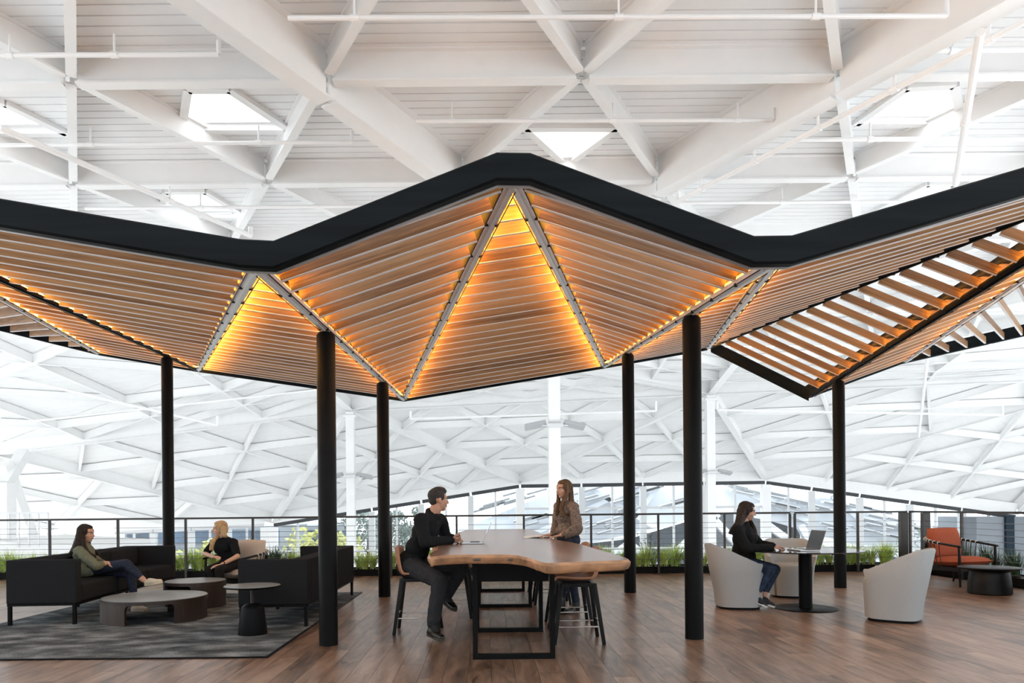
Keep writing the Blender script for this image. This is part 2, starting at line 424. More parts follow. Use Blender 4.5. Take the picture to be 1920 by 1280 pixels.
# sloping roof facets down to the far glass wall -------------------
MT['facet_deck'] = MT['deck']
def facet(a, b, c, n=4, ew=0.22, eh=0.5, girders=(1, 1, 1), rib=0.45, lat=True):
    a, b, c = V(a), V(b), V(c); nrm = (b - a).cross(c - a).normalized()
    if nrm.z < 0: nrm = -nrm
    up = nrm * 0.55
    # ribbed deck: strips with small lips, cut to the triangle along constant y
    mb = MB(); A, B, C_ = a + up, b + up, c + up
    ys = sorted([A, B, C_], key=lambda p: p.y); y0, y2 = ys[0].y, ys[2].y
    def xz(y):
        pts = []
        for p, q in ((A, B), (B, C_), (C_, A)):
            if (p.y - y) * (q.y - y) <= 0 and abs(p.y - q.y) > 1e-6:
                t = (y - p.y) / (q.y - p.y); pts.append(p.lerp(q, t))
        pts.sort(key=lambda p: p.x); return pts[0], pts[-1]
    k = max(3, int((y2 - y0) / rib)); 
    for i in range(k):
        ya, yb = y0 + (y2 - y0) * i / k, y0 + (y2 - y0) * (i + 1) / k
        ya += 1e-4; yb -= 1e-4
        l0, r0 = xz(ya); l1, r1 = xz(yb); z = V((0, 0, .03))
        gm = 0.03; t = gm / (yb - ya) if yb > ya else 0
        l0b, r0b = l0.lerp(l1, t), r0.lerp(r1, t)
        mb.add([l0 + z, r0 + z, r0b + z * .2, l0b + z * .2, l1, r1, l1 + z, r1 + z], [(0, 1, 2, 3), (3, 2, 5, 4)])
    mb.add([A + V((0, 0, .05)), B + V((0, 0, .05)), C_ + V((0, 0, .05))], [(0, 1, 2)])
    tag(mb.build('deck_panel', 'deck', ceil), kind='stuff')
    if lat:
        for i in range(1, n):
            t = i / n
            for p, q, r in ((a, b, c), (b, c, a), (c, a, b)):
                s0, s1 = p.lerp(q, t), p.lerp(r, t)
                m = max(1, round(t * n))
                for s in range(m):
                    u0, u1 = s0.lerp(s1, s / m), s0.lerp(s1, (s + 1) / m)
                    beam(u0 + up * .25, u1 + up * .25, 0.16, 0.42)
fac_edges = {}
FE = [0]
def fedge(p, q, w=0.36, h=0.8):
    FE[0] += 1; w = w + 0.004 * FE[0]; h = h + 0.003 * FE[0]; p, q = V(p).lerp(V(q), .004), V(q).lerp(V(p), .004)
    beam(V(p) - V((0, 0, .12)), V(q) - V((0, 0, .12)), w, h, 'girder')
for f in ((U[0], U[1], T0, 4), (U[1], T1, T0, 4), (U[1], U[2], T1, 3), (U[2], T3, T1, 4), (U[2], U[3], T3, 3), (U[3], U[4], T3, 4), (U[4], T4, T3, 4),
          (T0, T1, F1, 4), (T1, F2, F1, 4), (T1, T3, F2, 4), (T3, F3, F2, 4), (T3, T4, F3, 4), (T4, F4, F3, 4), (T0, F1, F0, 3)):
    facet(f[0], f[1], f[2], f[3])
for p, q in ((T0, T1), (T1, T3), (T3, T4), (T1, F1), (T1, F2), (T3, F2), (T3, F3), (T4, F3), (T4, F4), (T0, F1), (T0, F0), (U[2], T1), (U[2], T3), (U[1], T1), (U[3], T3)):
    fedge(p, q)

# ================================================================= FAR GLASS WALL
def facade(name, a, b, cols, z0=-7.5, dark=True, ends=(1, 1)):
    a, b = V(a), V(b); w = struct(name); n = cols
    top = lambda t: a.lerp(b, t) - V((0, 0, .35))
    d = (b - a); d.z = 0; d.normalize(); nrm = V((-d.y, d.x, 0))
    for i in range(n + 1):
        if (i == 0 and not ends[0]) or (i == n and not ends[1]): continue
        t = i / n; p = top(t); wdt = 0.62 if i in (0, n) else 0.42
        p = p - V((0, 0, .05)); MB().bar(V((p.x, p.y, z0)), p, wdt, 0.5, up=nrm).build('mullion', 'white' if i in (0, n) else 'mull', w)
    for i in range(n):
        t = (i + .5) / n; p = top(t); MB().bar(V((p.x, p.y, z0)), p, 0.14, 0.2, up=nrm).build('mullion', 'mull', w)
    for h in (-1.6, -4.6, -7.0):
        p0, p1 = a.copy(), b.copy(); p0.z = min(a.z - .5, 1.3 + 1.05 * 0 + (1.6 + h) + .0) if False else (1.28 + 1.6 + h - 0.15); p1.z = p0.z
        if p0.z < min(a.z, b.z) - 0.3 or h == -1.6 and min(a.z, b.z) > 1.6: MB().bar(p0, p1, 0.12, 0.16).build('transom', 'mull', w)
    for i in range(n):
        p, q = top(i / n + .004), top((i + 1) / n - .004)
        MB().bar(p + V((0, 0, .10)), q + V((0, 0, .10)), 0.25, 0.26).build('head_blind', 'darkhead' if dark else 'mull', w)
        P, Q = top(i / n), top((i + 1) / n)
        MB().bar(P + V((0, 0, .62)), Q + V((0, 0, .62)), 0.3, 0.78).build('eave_panel', 'white', w)
        for s in (0, 1):
            e0, e1 = P.lerp(Q, s / 2), P.lerp(Q, (s + 1) / 2); g = nrm * 0.02
            MB().hexa([V((e0.x, e0.y, z0)) - g, V((e1.x, e1.y, z0)) - g, V((e1.x, e1.y, z0)) + g, V((e0.x, e0.y, z0)) + g, e0 - g, e1 - g, e1 + g, e0 + g]).build('pane', 'glass', w)
    return w
facade('window_1', F2, F3, 4); facade('window_2', F1, F2, 5, ends=(1, 0)); facade('window_3', F3, F4, 5, ends=(0, 1))
facade('window_4', at(215, 992, 50), F1 + V((-.6, 0, 0)), 4, dark=False)
facade('window_5', F4 + V((.6, 0, 0)), at(2150, 985, 40), 3, dark=False)
# ================================================================= OUTSIDE AND THE VOID BEYOND THE RAIL
MT['ground'] = mat('pale_paving', (0.36, 0.355, 0.345), 0.8, var=0.1, vscale=.4)
MT['lowerfloor'] = mat('pale_lower_floor', (0.72, 0.71, 0.69), 0.5, var=0.05, vscale=.6)
g = MB().box((0, 160, -9.2), (500, 214, 0.4)).build('outdoor_ground', 'ground'); g['kind'] = 'structure'
g = MB().box((0, 33.2, -8.6), (110, 39.0, 0.3)).build('lower_floor', 'lowerfloor'); g['kind'] = 'structure'
# neighbouring building: white folded roof with sawtooth strips over dark glazing
MT['nroof'] = mat('white_roof_panels', (0.60, 0.62, 0.65), 0.5, var=0.04, vscale=.4)
MT['nglass'] = mat('dark_blue_glazing', (0.014, 0.024, 0.034), 0.2, var=0.5, vscale=.25, spec=.15)
MT['perf'] = mat('perforated_grey', (0.16, 0.165, 0.17), 0.6)
nb = thing('faceted_building', 'white faceted neighbouring building with dark glazing and louvred sunshades seen through the glass wall', 'building')
def tri_panel(name, pts, m, par, th=0.35):
    pts = [V(p) for p in pts]; n = (pts[1] - pts[0]).cross(pts[2] - pts[0]).normalized(); off = V((0, th, 0))
    k = len(pts); mb = MB(); mb.add(pts + [p + off for p in pts], [tuple(range(k)), tuple(reversed(range(k, 2 * k)))] + [(i, (i + 1) % k, k + (i + 1) % k, k + i) for i in range(k)])
    return mb.build(name, m, par)
YN = 92.0
def A(x, y, d=0): return at(x, y, YN + d)
tri_panel('glazed_wall', [A(1000, 1120, 6), A(1500, 1120, 6), A(1500, 975, 6), A(1400, 965, 6), A(1340, 962, 6), A(1180, 1010, 6), A(1090, 1020, 6)], 'nglass', nb)
tri_panel('glazed_wall', [A(1500, 1120, 5), A(1800, 1120, 5), A(1800, 1062, 5), A(1620, 1036, 5)], 'nglass', nb)
for p in ([(820, 1010), (1060, 912), (1330, 912), (1250, 985), (1090, 1022), (960, 1020)], [(1330, 912), (1560, 935), (1760, 985), (1830, 1040), (1600, 1020), (1440, 975), (1340, 958), (1250, 985)]):
    tri_panel('roof_slope', [A(x, y, 4) for x, y in p], 'nroof', nb)
for a, b in (((1060, 1110), (1180, 1018)), ((1180, 1018), (1290, 1110)), ((1200, 1100), (1345, 962)), ((1090, 1022), (1180, 1100)), ((1440, 985), (1600, 1100)), ((1500, 985), (1560, 1090)), ((1330, 965), (1420, 1060)), ((1600, 1030), (1760, 1090))):
    MB().bar(A(*a, 2), A(*b, 2), 0.9, 0.9).build('brace', 'nroof', nb)
for a, b in (((1340, 960), (1560, 925)), ((1360, 905), (1520, 980)), ((1000, 1000), (1210, 905)), ((1090, 905), (1230, 990)), ((860, 990), (1010, 1010)), ((1240, 905), (1180, 980)), ((1560, 930), (1640, 1000))):
    MB().bar(A(*a, 3), A(*b, 3), 0.6, 0.6).build('roof_truss', 'nroof', nb)
random.seed(11)
lv = []
for (x0, y0, x1, y1, n) in ((900, 955, 1010, 915, 7), (1000, 985, 1130, 920, 9), (1130, 975, 1240, 905, 9), (1250, 960, 1330, 915, 6), (1380, 915, 1480, 945, 7), (1470, 930, 1580, 985, 8), (1570, 950, 1720, 985, 10), (1600, 985, 1760, 1010, 7), (930, 1000, 1010, 975, 4), (1060, 1000, 1160, 985, 5)):
    for i in range(n):
        t = (i + .5) / n; x = x0 + (x1 - x0) * t + random.uniform(-14, 14); y = y0 + (y1 - y0) * t + random.uniform(-14, 14)
        sl = 0.22 if x > 1350 else -0.28; w = random.uniform(16, 30)
        a, b = A(x - w, y - sl * w, 2.2), A(x + w, y + sl * w, 2.2)
        q = MB().bar(a, b, 1.1, 0.32).build('sunshade', 'nroof', nb)
        MB().bar(a + V((0, -.58, -.05)), b + V((0, -.58, -.05)), 0.06, 0.20).build('louvre', 'perf', q)
# grey block and low office building on the left
MT['greyblock'] = mat('grey_cladding', (0.20, 0.22, 0.245), 0.6, var=0.05, vscale=.5)
MT['officeglass'] = mat('office_blue_glass', (0.045, 0.08, 0.125), 0.2, var=0.5, vscale=.4, spec=.2)
ob = thing('office_block', 'distant low office block with blue ribbon windows behind the seating area on the left', 'building')
def obox(n, x0, y0, x1, y1, d, th, m, par):
    a, b = at(x0, y1, d), at(x1, y0, d); MB().box(((a.x + b.x) / 2, d + th / 2, (a.z + b.z) / 2), (abs(b.x - a.x), th, abs(b.z - a.z))).build(n, m, par)
obox('storey', 235, 985, 620, 1180, 84, 8, 'greyblock', ob)
for y0, y1 in ((994, 1018), (1030, 1052), (1066, 1090)):
    for i in range(7): obox('window', 238 + i * 60, y0, 238 + i * 60 + 52, y1, 83.6, .4, 'officeglass', ob)
gb = thing('grey_tower', 'plain light grey tower block behind the corner column left of the long table', 'building')
obox('wall', 526, 984, 552, 1150, 70, 5, 'greyblock', gb); obox('roof_edge', 525, 981, 553, 984.5, 69.8, 5.4, 'nroof', gb)
gc = thing('grey_volume', 'grey clad volume with dark corner outside the right-hand end of the railing', 'building')
obox('wall', 1832, 968, 1975, 1100, 46.5, 4, 'greyblock', gc); obox('corner_pier', 1888, 966, 1902, 1100, 46.3, .3, 'nglass', gc)
# trees
MT['leafy'] = mat('yellow_green_leaves', (0.42, 0.42, 0.13), 0.7, var=0.45, vscale=1.5)
MT['leafd'] = mat('grey_green_leaves', (0.13, 0.17, 0.14), 0.7, var=0.5, vscale=1.5)
MT['bark'] = mat('bark', (0.09, 0.07, 0.055), 0.9)
def tree(name, px_, py0, py1, Y, rx, m, label, seed, n=900):
    random.seed(seed); b0 = at(px_, py1, Y); b0.z = -9.0; tp = at(px_, py0, Y); H = tp.z - b0.z
    t = thing(name, label, 'tree', (b0.x, b0.y, b0.z), group='trees beyond the glass wall')
    MB().tube([(0, 0, 0), (.1, 0, H * .5), (0, .1, H * .8)], [.35, .25, .1], 7).build('trunk', 'bark', t)
    mb = MB(); blobs = [(random.gauss(0, rx * .5), random.gauss(0, rx * .5), H * random.uniform(.45, .93), random.uniform(.28, .5) * rx) for _ in range(14)]
    for _ in range(n):
        bx, by, bz, br = random.choice(blobs); d = V((random.gauss(0, 1), random.gauss(0, 1), random.gauss(0, 1))).normalized() * br * random.uniform(.6, 1)
        c = V((bx, by, bz)) + d; s = random.uniform(.16, .34); e1 = V((random.gauss(0, 1), random.gauss(0, 1), random.gauss(0, 1))).normalized(); e2 = e1.orthogonal().normalized()
        mb.add([c - e1 * s, c + e2 * s * .6, c + e1 * s, c - e2 * s * .6], [(0, 1, 2, 3)])
    tag(mb.build('foliage', m, t), kind='stuff')
tree('leafy_tree', 585, 990, 1080, 64, 3.0, 'leafy', 'yellow-green tree just left of the nearest black post', 1)
tree('leafy_tree', 645, 992, 1080, 82, 2.2, 'leafy', 'yellow-green tree between the two black posts left of the man', 2)
tree('leafy_tree', 392, 1012, 1090, 60, 2.2, 'leafy', 'pale yellow-green tree behind the blonde woman', 3)
tree('leafy_tree', 478, 1015, 1090, 66, 2.2, 'leafy', 'pale yellow-green tree behind the beige armchair back', 4)
tree('conifer_tree', 648, 962, 1060, 99, 2.4, 'leafd', 'dark grey-green tree behind the white column left of the man', 5)
tree('conifer_tree', 690, 950, 1060, 92, 2.6, 'leafd', 'dark grey-green tree just left of the slim black post behind the man', 6)
tree('conifer_tree', 745, 956, 1060, 82, 2.8, 'leafd', 'dark grey-green tree directly behind the seated man', 7)
tree('conifer_tree', 770, 948, 1050, 100, 2.4, 'leafd', "dark grey-green tree behind the seated man's shoulder", 8)
tree('conifer_tree', 870, 998, 1050, 80, 2.6, 'leafy', 'low yellow-green tree behind the open laptop on the long table', 9)
tree('conifer_tree', 1780, 985, 1070, 84, 4.5, 'leafd', 'dark tree behind the rust armchair cushion', 10)
tree('conifer_tree', 1838, 990, 1070, 76, 3.5, 'leafd', 'dark tree beside the grey clad volume outside', 12)
# parked cars far below, seen through the planter grasses
random.seed(5); pal = [(0.55, 0.55, 0.56), (0.75, 0.75, 0.75), (0.32, 0.05, 0.04), (0.09, 0.11, 0.16), (0.4, 0.33, 0.3)]
cm = [mat('car_paint_%d' % i, c, 0.25, coat=.5) for i, c in enumerate(pal)]; cw = mat('car_glass', (0.02, 0.03, 0.04), 0.1)
def car_mesh(i):
    body = MB().loft([[(x, y, z) for x, z in ((-2.2, .3), (2.2, .3), (2.25, .75), (1.2, .95), (-2.0, 1.0), (-2.25, .8))] for y in (-.88, .88)]).mesh('body', cm[i], bevel=.08, smooth=True)
    cab = MB().loft([[(x, y * s, z) for x, z, s in ((-1.7, .95, 1), (1.0, .95, 1), (.35, 1.45, .85), (-1.3, 1.48, .85))] for y in (-.8, .8)]).mesh('cabin', cw, bevel=.05, smooth=True)
    return body, cab
wm = MB().lathe([(.1, -.1), (.32, -.1), (.32, .1), (.1, .1)], 14).mesh('wheel', 'black')
CM = [car_mesh(i) for i in range(5)]
pos = [(p, Y) for Y, a, b in ((62, 655, 860), (68, 640, 880), (60, 1190, 1340), (66, 1120, 1330)) for p in range(a, b, 112)]
for k, (p, Y) in enumerate(pos):
    c = at(p, 1000, Y); i = random.randrange(5)
    t = thing('parked_car', 'small distant parked car seen beyond the planter through the glass wall', 'car', (c.x, Y, -9.0), random.choice((0, PI)), 'cars in the car park outside')
    link('body', CM[i][0], t); link('cabin', CM[i][1], t)
    for sx in (-1.4, 1.4):
        for sy in (-.85, .85):
            o = link('wheel', wm, t, (sx, sy, .32)); o.rotation_euler = (PI / 2, 0, 0)
MT['lampgrey'] = mat('lamp_grey', (.42, .43, .44), .5)
# white columns with uplights ----------------------------------------
def wcol(px_, Y, zt, w, label):
    c = at(px_, 900, Y); t = thing('white_column', label, 'column', (c.x, Y, -8.45), group='white roof columns')
    MB().box((0, 0, (zt + 8.45) / 2), (w, w, zt + 8.45)).build('shaft', 'white', t, bevel=.02)
    MB().box((0, 0, zt + 8.45 - .25), (w * 1.5, w * 1.5, .12)).build('cap_plate', 'white', t)
    MB().box((0, 0, .1), (w * 1.6, w * 1.6, .2)).build('base_plate', 'white', t)
    return c
def uplight(c, z, s, label):
    t = thing('uplight', label, 'light', (c.x, c.y, z), group='uplights on the white columns')
    MB().box((0, -s * .45, 0), (s * .75, s * .2, s * .18)).build('driver_box', 'mull', t, bevel=.02)
    for q in (-1, 1):
        o = MB().box((0, 0, 0), (s, s * .5, s * .16)).build('lamp_head', 'lampgrey', t, bevel=.03); o.location = (q * s * .9, -s * .3, s * .02); o.rotation_euler = (math.radians(-18), math.radians(12 * q), 0)
        MB().bar((q * s * .3, -s * .4, 0), (q * s * .6, -s * .32, 0), .06, .06).build('bracket', 'mull', t)
c1 = wcol(658, 39.6, T1.z - .2, 0.46, 'slender white roof column just left of the second black post'); uplight(c1, at(658, 893, 39.6).z, .9, 'white uplight pair on the column left of the seated man')
c2 = wcol(1040, 28, ZS - .4, 0.46, 'thick white roof column behind the standing woman'); uplight(c2, at(1044, 799, 28).z, .85, 'white uplight pair high on the column above the standing woman')
c3 = wcol(1332, 39.6, T3.z - .2, 0.46, 'white roof column just right of the nearest right-hand black post'); uplight(c3, at(1336, 886, 39.6).z, .8, 'white uplight pair beside the nearest right-hand black post')
tc = thing('branching_column', 'white branching column at the left edge beyond the railing', 'column', (*at(8, 960, 34).xy, -8.45)); b_ = V((*at(8, 960, 34).xy, -8.45))
MB().bar((0, 0, 0), at(8, 905, 34) - b_, .7, .7).build('trunk', 'white', tc); MB().bar(at(8, 908, 34) - b_, at(45, 848, 36) - b_, .5, .5).build('branch', 'white', tc); MB().bar(at(8, 908, 34) - b_, T0 + V((0, -1, 0)) - b_, .5, .5).build('branch', 'white', tc)
MB().bar(at(10, 870, 34.5) - b_, at(60, 1010, 36) - b_, .45, .5).build('brace', 'white', tc)
# white mezzanine edge with a pale rail at far left
mz = thing('white_mezzanine', 'white ramped mezzanine with thin pale rail at far left beyond the railing', 'mezzanine')
a, b = at(-60, 1000, 26), at(155, 1005, 30)
MB().hexa([V((a.x, a.y, -3)), V((b.x, b.y, -3)), V((b.x, b.y + 6, -3)), V((a.x, a.y + 6, -3)), V((a.x, a.y, at(0, 1012, 26).z)), V((b.x, b.y, at(150, 1022, 30).z)), V((b.x, b.y + 6, at(150, 1022, 30).z)), V((a.x, a.y + 6, at(0, 1012, 26).z))]).build('parapet', 'white', mz)
r0, r1 = at(-40, 962, 27), at(90, 961, 28)
MB().bar(r0, r1, .08, .06).build('handrail', 'mull', mz)
for i in range(8):
    p = r0.lerp(r1, i / 7); MB().bar(p, V((p.x, p.y, p.z - 1.35)), .05, .05).build('baluster', 'mull', mz)
for i in range(6): MB().bar(r0 - V((0, 0, .18 * (i + 1))), r1 - V((0, 0, .18 * (i + 1))), .02, .02).build('cable', 'mull', mz)
# sprinkler and gas pipes ---------------------------------------------
def pipe(pts, r, label, drops=(), z=ZS - .1):
    P = [fl(x, y, z) for x, y in pts]; t = thing('sprinkler_pipe', label, 'pipe', P[0])
    L = [p - P[0] for p in P]
    MB().tube(L, r, 10).build('run', 'pipe', t, smooth=True)
    for k in drops:
        q = L[0].lerp(L[-1], k); MB().tube([q, q + V((0, 0, .34))], r * .5, 6).build('hanger', 'pipe', t); MB().lathe([(r * 1.35, -.06), (r * 1.35, .06)], 10).build('coupling', 'pipe', t).matrix_local = Mx.Translation(q) @ basis_m(L[-1] - L[0])
    e = L[-1]; MB().tube([e, e + V((0, 0, .22))], r, 8).build('riser', 'pipe', t)
def basis_m(d):
    d, s, u = basis(d); return Mx((s, u, d)).transposed().to_4x4()
pipe([(-80, 104), (410, 102)], .038, 'white sprinkler pipe at top left below the ceiling, ending left of the big girder', (.2, .6))
pipe([(540, 34), (1775, 30)], .034, 'white sprinkler pipe nearest the top edge, running between the two big girders', (.1, .5, .8), ZS - .5)
pipe([(-40, 273), (660, 266)], .038, 'white sprinkler pipe at left crossing below the trapezoid skylight', (.3, .75))
pipe([(780, 227), (1450, 225)], .036, 'white sprinkler pipe across the centre just above the canopy peak', (.1, .55, .9))
pipe([(1490, 262), (1960, 260)], .045, 'white sprinkler pipe at right under the right-hand skylight', (.3,))
pipe([(160, 391), (700, 386)], .04, 'thin white pipe at left just above the black fascia', (.4, .8))
pipe([(1270, 380), (1760, 378)], .04, 'thin white pipe at right just above the black fascia', (.4,))
pipe([(0, 240), (470, 442)], .06, 'white diagonal pipe descending from the left edge towards the fascia dip', (.6,), ZS - .45)
pipe([(1960, 20), (1270, 378)], .05, 'white pipe running alongside the right-hand big girder', (.1, .3, .5, .7, .9), ZS - .55)
pipe([(1838, 60), (1792, 345)], .06, 'steep white pipe dropping from the girder at top right', (.5,), ZS - 1.0)
pipe([(1700, 96), (1990, 92)], .045, 'short white pipe at the top right corner', (.3,))
def fpipe(pts, r, label):
    P = [at(*p) for p in pts]; t = thing('sprinkler_pipe', label, 'pipe', P[0]); L = [p - P[0] for p in P]
    MB().tube(L, r, 8).build('run', 'pipe', t, smooth=True); MB().tube([L[-1], L[-1] + V((0, 0, .5))], r, 8).build('riser', 'pipe', t); MB().tube([L[0], L[0] + V((0, 0, .4))], r, 8).build('elbow', 'pipe', t)
fpipe([(0, 702, 33), (408, 797, 37)], .07, 'white diagonal pipe under the sloping roof at left behind the first black post')
fpipe([(1345, 768, 37), (1880, 778, 37)], .06, 'white pipe under the sloping roof at right behind the outer black post')
fpipe([(770, 785, 36), (1230, 770, 36)], .06, 'white pipe under the far roof behind the long table')
fpipe([(1738, 682, 34), (1722, 818, 41)], .08, 'steep white pipe under the far roof at right')
fpipe([(0, 796, 36), (600, 730, 36)], .05, 'thin white pipe under the sloping roof at far left')
# ================================================================= SLATTED CANOPY
can = thing('slatted_canopy', 'folded timber-slat canopy with black steel fascia on black round posts, warm edge lighting', 'canopy')
ZFR = 4.72
P0, P1, P2, P3, P4 = at(-344, 368, ZFR), at(481, 505, ZFR), at(962, 341, ZFR), at(1452, 496, ZFR), at(2314, 251, ZFR + .1)
postA, postB, postC, postD = fl(619, 1208), fl(722, 1118), fl(1305, 1196), fl(1184, 1110)
Bk = at(757, 750, 12.9); D1 = at(1133, 688, 13.18)
Et = at(313, 668, 11.3); Ft = at(1572, 712, 10.9)
def extend(a, b, x):
    best = min((abs(pix(a + (b - a) * (1 + k * .002))[0] - x), 1 + k * .002) for k in range(300)); return a + (b - a) * best[1]
C1 = extend(P0, Et, 372); G = extend(P4, Ft, 1520)
D2 = at(1328, 653, 12.6); C0 = at(184, 663, C1.y - .5); G2 = at(1697, 679, G.y + .3)
Cm = at(-360, 529, 10.9); G3 = at(2162, 573, 11.3)
def rails_front(yf, yb, rev=False):
    out = []; y = 0.10; L = yb - yf
    while y < L - 0.12:
        out.append(y / L); y += 0.275 + 0.0165 * y
    return out
NS = [0]
def slat(a, b, h=0.15, t=0.030):
    a, b = V(a), V(b); d = (b - a)
    if d.length < 0.16: return
    d.normalize(); a = a + d * 0.060; b = b - d * 0.060
    L = (b - a).length; mid = (a + b) / 2; m = MB()
    # local x along the board, bottom strip pale, sides walnut
    m.hexa([(-L / 2, -t / 2, .006), (L / 2, -t / 2, .006), (L / 2, t / 2, .006), (-L / 2, t / 2, .006), (-L / 2, -t / 2, h), (L / 2, -t / 2, h), (L / 2, t / 2, h), (-L / 2, t / 2, h)])
    e = t / 2 - .002
    m.hexa([(-L / 2, -e, 0), (L / 2, -e, 0), (L / 2, e, 0), (-L / 2, e, 0), (-L / 2, -e, .0058), (L / 2, -e, .0058), (L / 2, e, .0058), (-L / 2, e, .0058)], 1)
    o = m.build('slat', ['slat', 'paleedge'], can)
    x = d; yv = V((0, 0, 1)).cross(x).normalized(); z = x.cross(yv)
    o.matrix_world = Mx.Translation(mid) @ Mx((x, yv, z)).transposed().to_4x4(); NS[0] += 1
def panel(apex, b, c, front_apex, h=0.15):
    apex, b, c = V(apex), V(b), V(c); m = (b + c) / 2
    for t in (rails_front(apex.y, m.y) if front_apex else rails_front(m.y, apex.y)):
        u = t if front_apex else 1 - t
        slat(apex.lerp(b, u), apex.lerp(c, u), h)
panel(C1, P0, P1, False); panel(P1, C1, Bk, True); panel(Bk, P1, P2, False); panel(P2, Bk, D1, True); panel(D1, P2, P3, False)
panel(P3, D1, D2, True); panel(D2, P3, P4, False); panel(P4, D2, G, True, .095); panel(P4, G, G2, True); panel(P0, C0, C1, True)
panel(C0, P0, Cm, False); panel(G2, P4, G3, False, .11)
# fascia -----------------------------------------------------------
def fascia(pts, h, th, name='fascia', back=1, z=0.0):
    pts = [V(p) + V((0, 0, z)) for p in pts]; rings = []
    for i, p in enumerate(pts):
        d = pts[min(i + 1, len(pts) - 1)] - pts[max(i - 1, 0)]; d2 = V((d.x, d.y, 0)).normalized(); n = V((-d2.y, d2.x, 0)) * th * back
        # vertical band with softened edges
        sl = 1.0
        if 0 < i < len(pts) - 1:
            e0 = (pts[i] - pts[i - 1]).normalized(); e1 = (pts[i + 1] - pts[i]).normalized(); sl = 1.0
        c = .014
        rings.append([p + n * .18, p + n * .82, p + n + V((0, 0, c)), p + n + V((0, 0, h - c)), p + n * .82 + V((0, 0, h)), p + n * .18 + V((0, 0, h)), p + V((0, 0, h - c)), p + V((0, 0, c))])
    return MB().loft(rings).build(name, 'fascia', can, smooth=True, sharp=25)
ff = [at(x, y, ZFR - .10) for x, y in ((-344, 366), (450, 500), (512, 503), (932, 337), (995, 338), (1416, 494), (1488, 493))] + [at(2314, 249, ZFR)]
fascia(ff, 0.188, 0.09)
MT['lip'] = mat('fascia_light_lip', (0.5, 0.5, 0.51), 0.35, 0.6)
for a, b in zip(ff, ff[1:]): MB().bar(a + V((0, .10, .004)), b + V((0, .10, .004)), 0.035, 0.012).build('fascia_lip', 'lip', can)
bk = [Cm, C0, C1, Bk, D1, D2]
fascia([p + V((0, .05, -.01)) for p in bk], 0.2, 0.08)
fascia([D2 + V((.06, .05, -.05)), G + V((0, .07, -.05))], 0.22, 0.07)
fascia([p + V((0, .06, -.01)) for p in (G, G2, G3)], 0.2, 0.08)
# rafters with light strips ------------------------------------------
def rafter(a, b, dark=False, strip=(1, 1), lip=.034, name='rafter'):
    a, b = V(a), V(b); d, s, u = basis(b - a); a = a + d * .05; b = b - d * .04
    r = MB().bar(a, b, 0.020, 0.075, off=0.040)
    r.bar(a, b, 0.070, 0.008, off=0.0); 
    cs = 1 if (V((0, 0, 0)) - (a + b) / 2).dot(s) > 0 else -1       # the camera-facing side carries an added lip that hides the light strip
    if lip: r.bar(a + s * cs * .035, b + s * cs * .035, 0.004, lip, off=lip / 2 + .002)
    r.bar(a, b, 0.024, 0.014, off=-.010)
    o = r.build(name, 'black' if dark else 'steel', can)
    for k, sg in enumerate((-1, 1)):
        if strip[k]:
            MB().bar(a + s * sg * .026, b + s * sg * .026, 0.008, 0.010, off=.036 if sg == cs else .046).build('light_strip', 'led', o)
            MB().bar(a + s * sg * .055, b + s * sg * .055, 0.11, 0.006, off=.170).build('strip_light_block', 'black', o)  # added black plate, blocks the strip's glow from reaching the ceiling
            MB().tube([a + s * sg * .048 + u * -.004, b + s * sg * .048 + u * -.004], 0.005, 6).build('conduit', 'black', o)
        L = (b - a).length; n = int(L / 0.62)
        bl = MB()
        for i in range(1, n):
            p = a + d * (L * i / n) + s * sg * .036; bl.box(p + u * .0, (.022, .022, .024))
        tag(bl.build('bracket', 'black', o), kind='stuff')
for a, b, dk, st in ((P0, C1, True, (1, 1)), (P0, C0, False, (1, 1)), (P1, C1, False, (1, 1)), (P1, Bk, False, (1, 1)), (P2, Bk, False, (1, 1)), (P2, D1, False, (1, 1)),
                     (P3, D1, False, (1, 1)), (P3, D2, False, (1, 1)), (P4, D2, True, (0, 0)), (P4, G, True, (1, 1)), (P4, G2, False, (1, 1))):
    rafter(a, b, dk, st, .026 if a is P2 else .022 if (a is P0 and b is C0) else .040 if (a is P4 and b is G) else .028 if (a is P0 or a is P4) else .042)
# posts --------------------------------------------------------------
def post(base, topz, lx=0.0):
    m = MB().lathe([(0.088, 0), (0.088, topz - .03), (0.070, topz)], 32)
    o = m.build('post', 'black', can, smooth=True); o.location = (base[0], base[1], 0)
    MB().box((0, 0, topz + .03), (.03, .12, .10)).build('saddle', 'black', o)
    return o
def ztop(p, q, y): t = (y - p.y) / (q.y - p.y); return p.lerp(q, t)
for base, l in ((postA, (P1, Bk)), (postB, (P1, Bk)), (postC, (P3, D1)), (postD, (P3, D1))):
    t = ztop(l[0], l[1], base.y); post((t.x, base.y), t.z - .02)
post((Et.x, Et.y), Et.z - .02); post((Ft.x, Ft.y), Ft.z - .02)
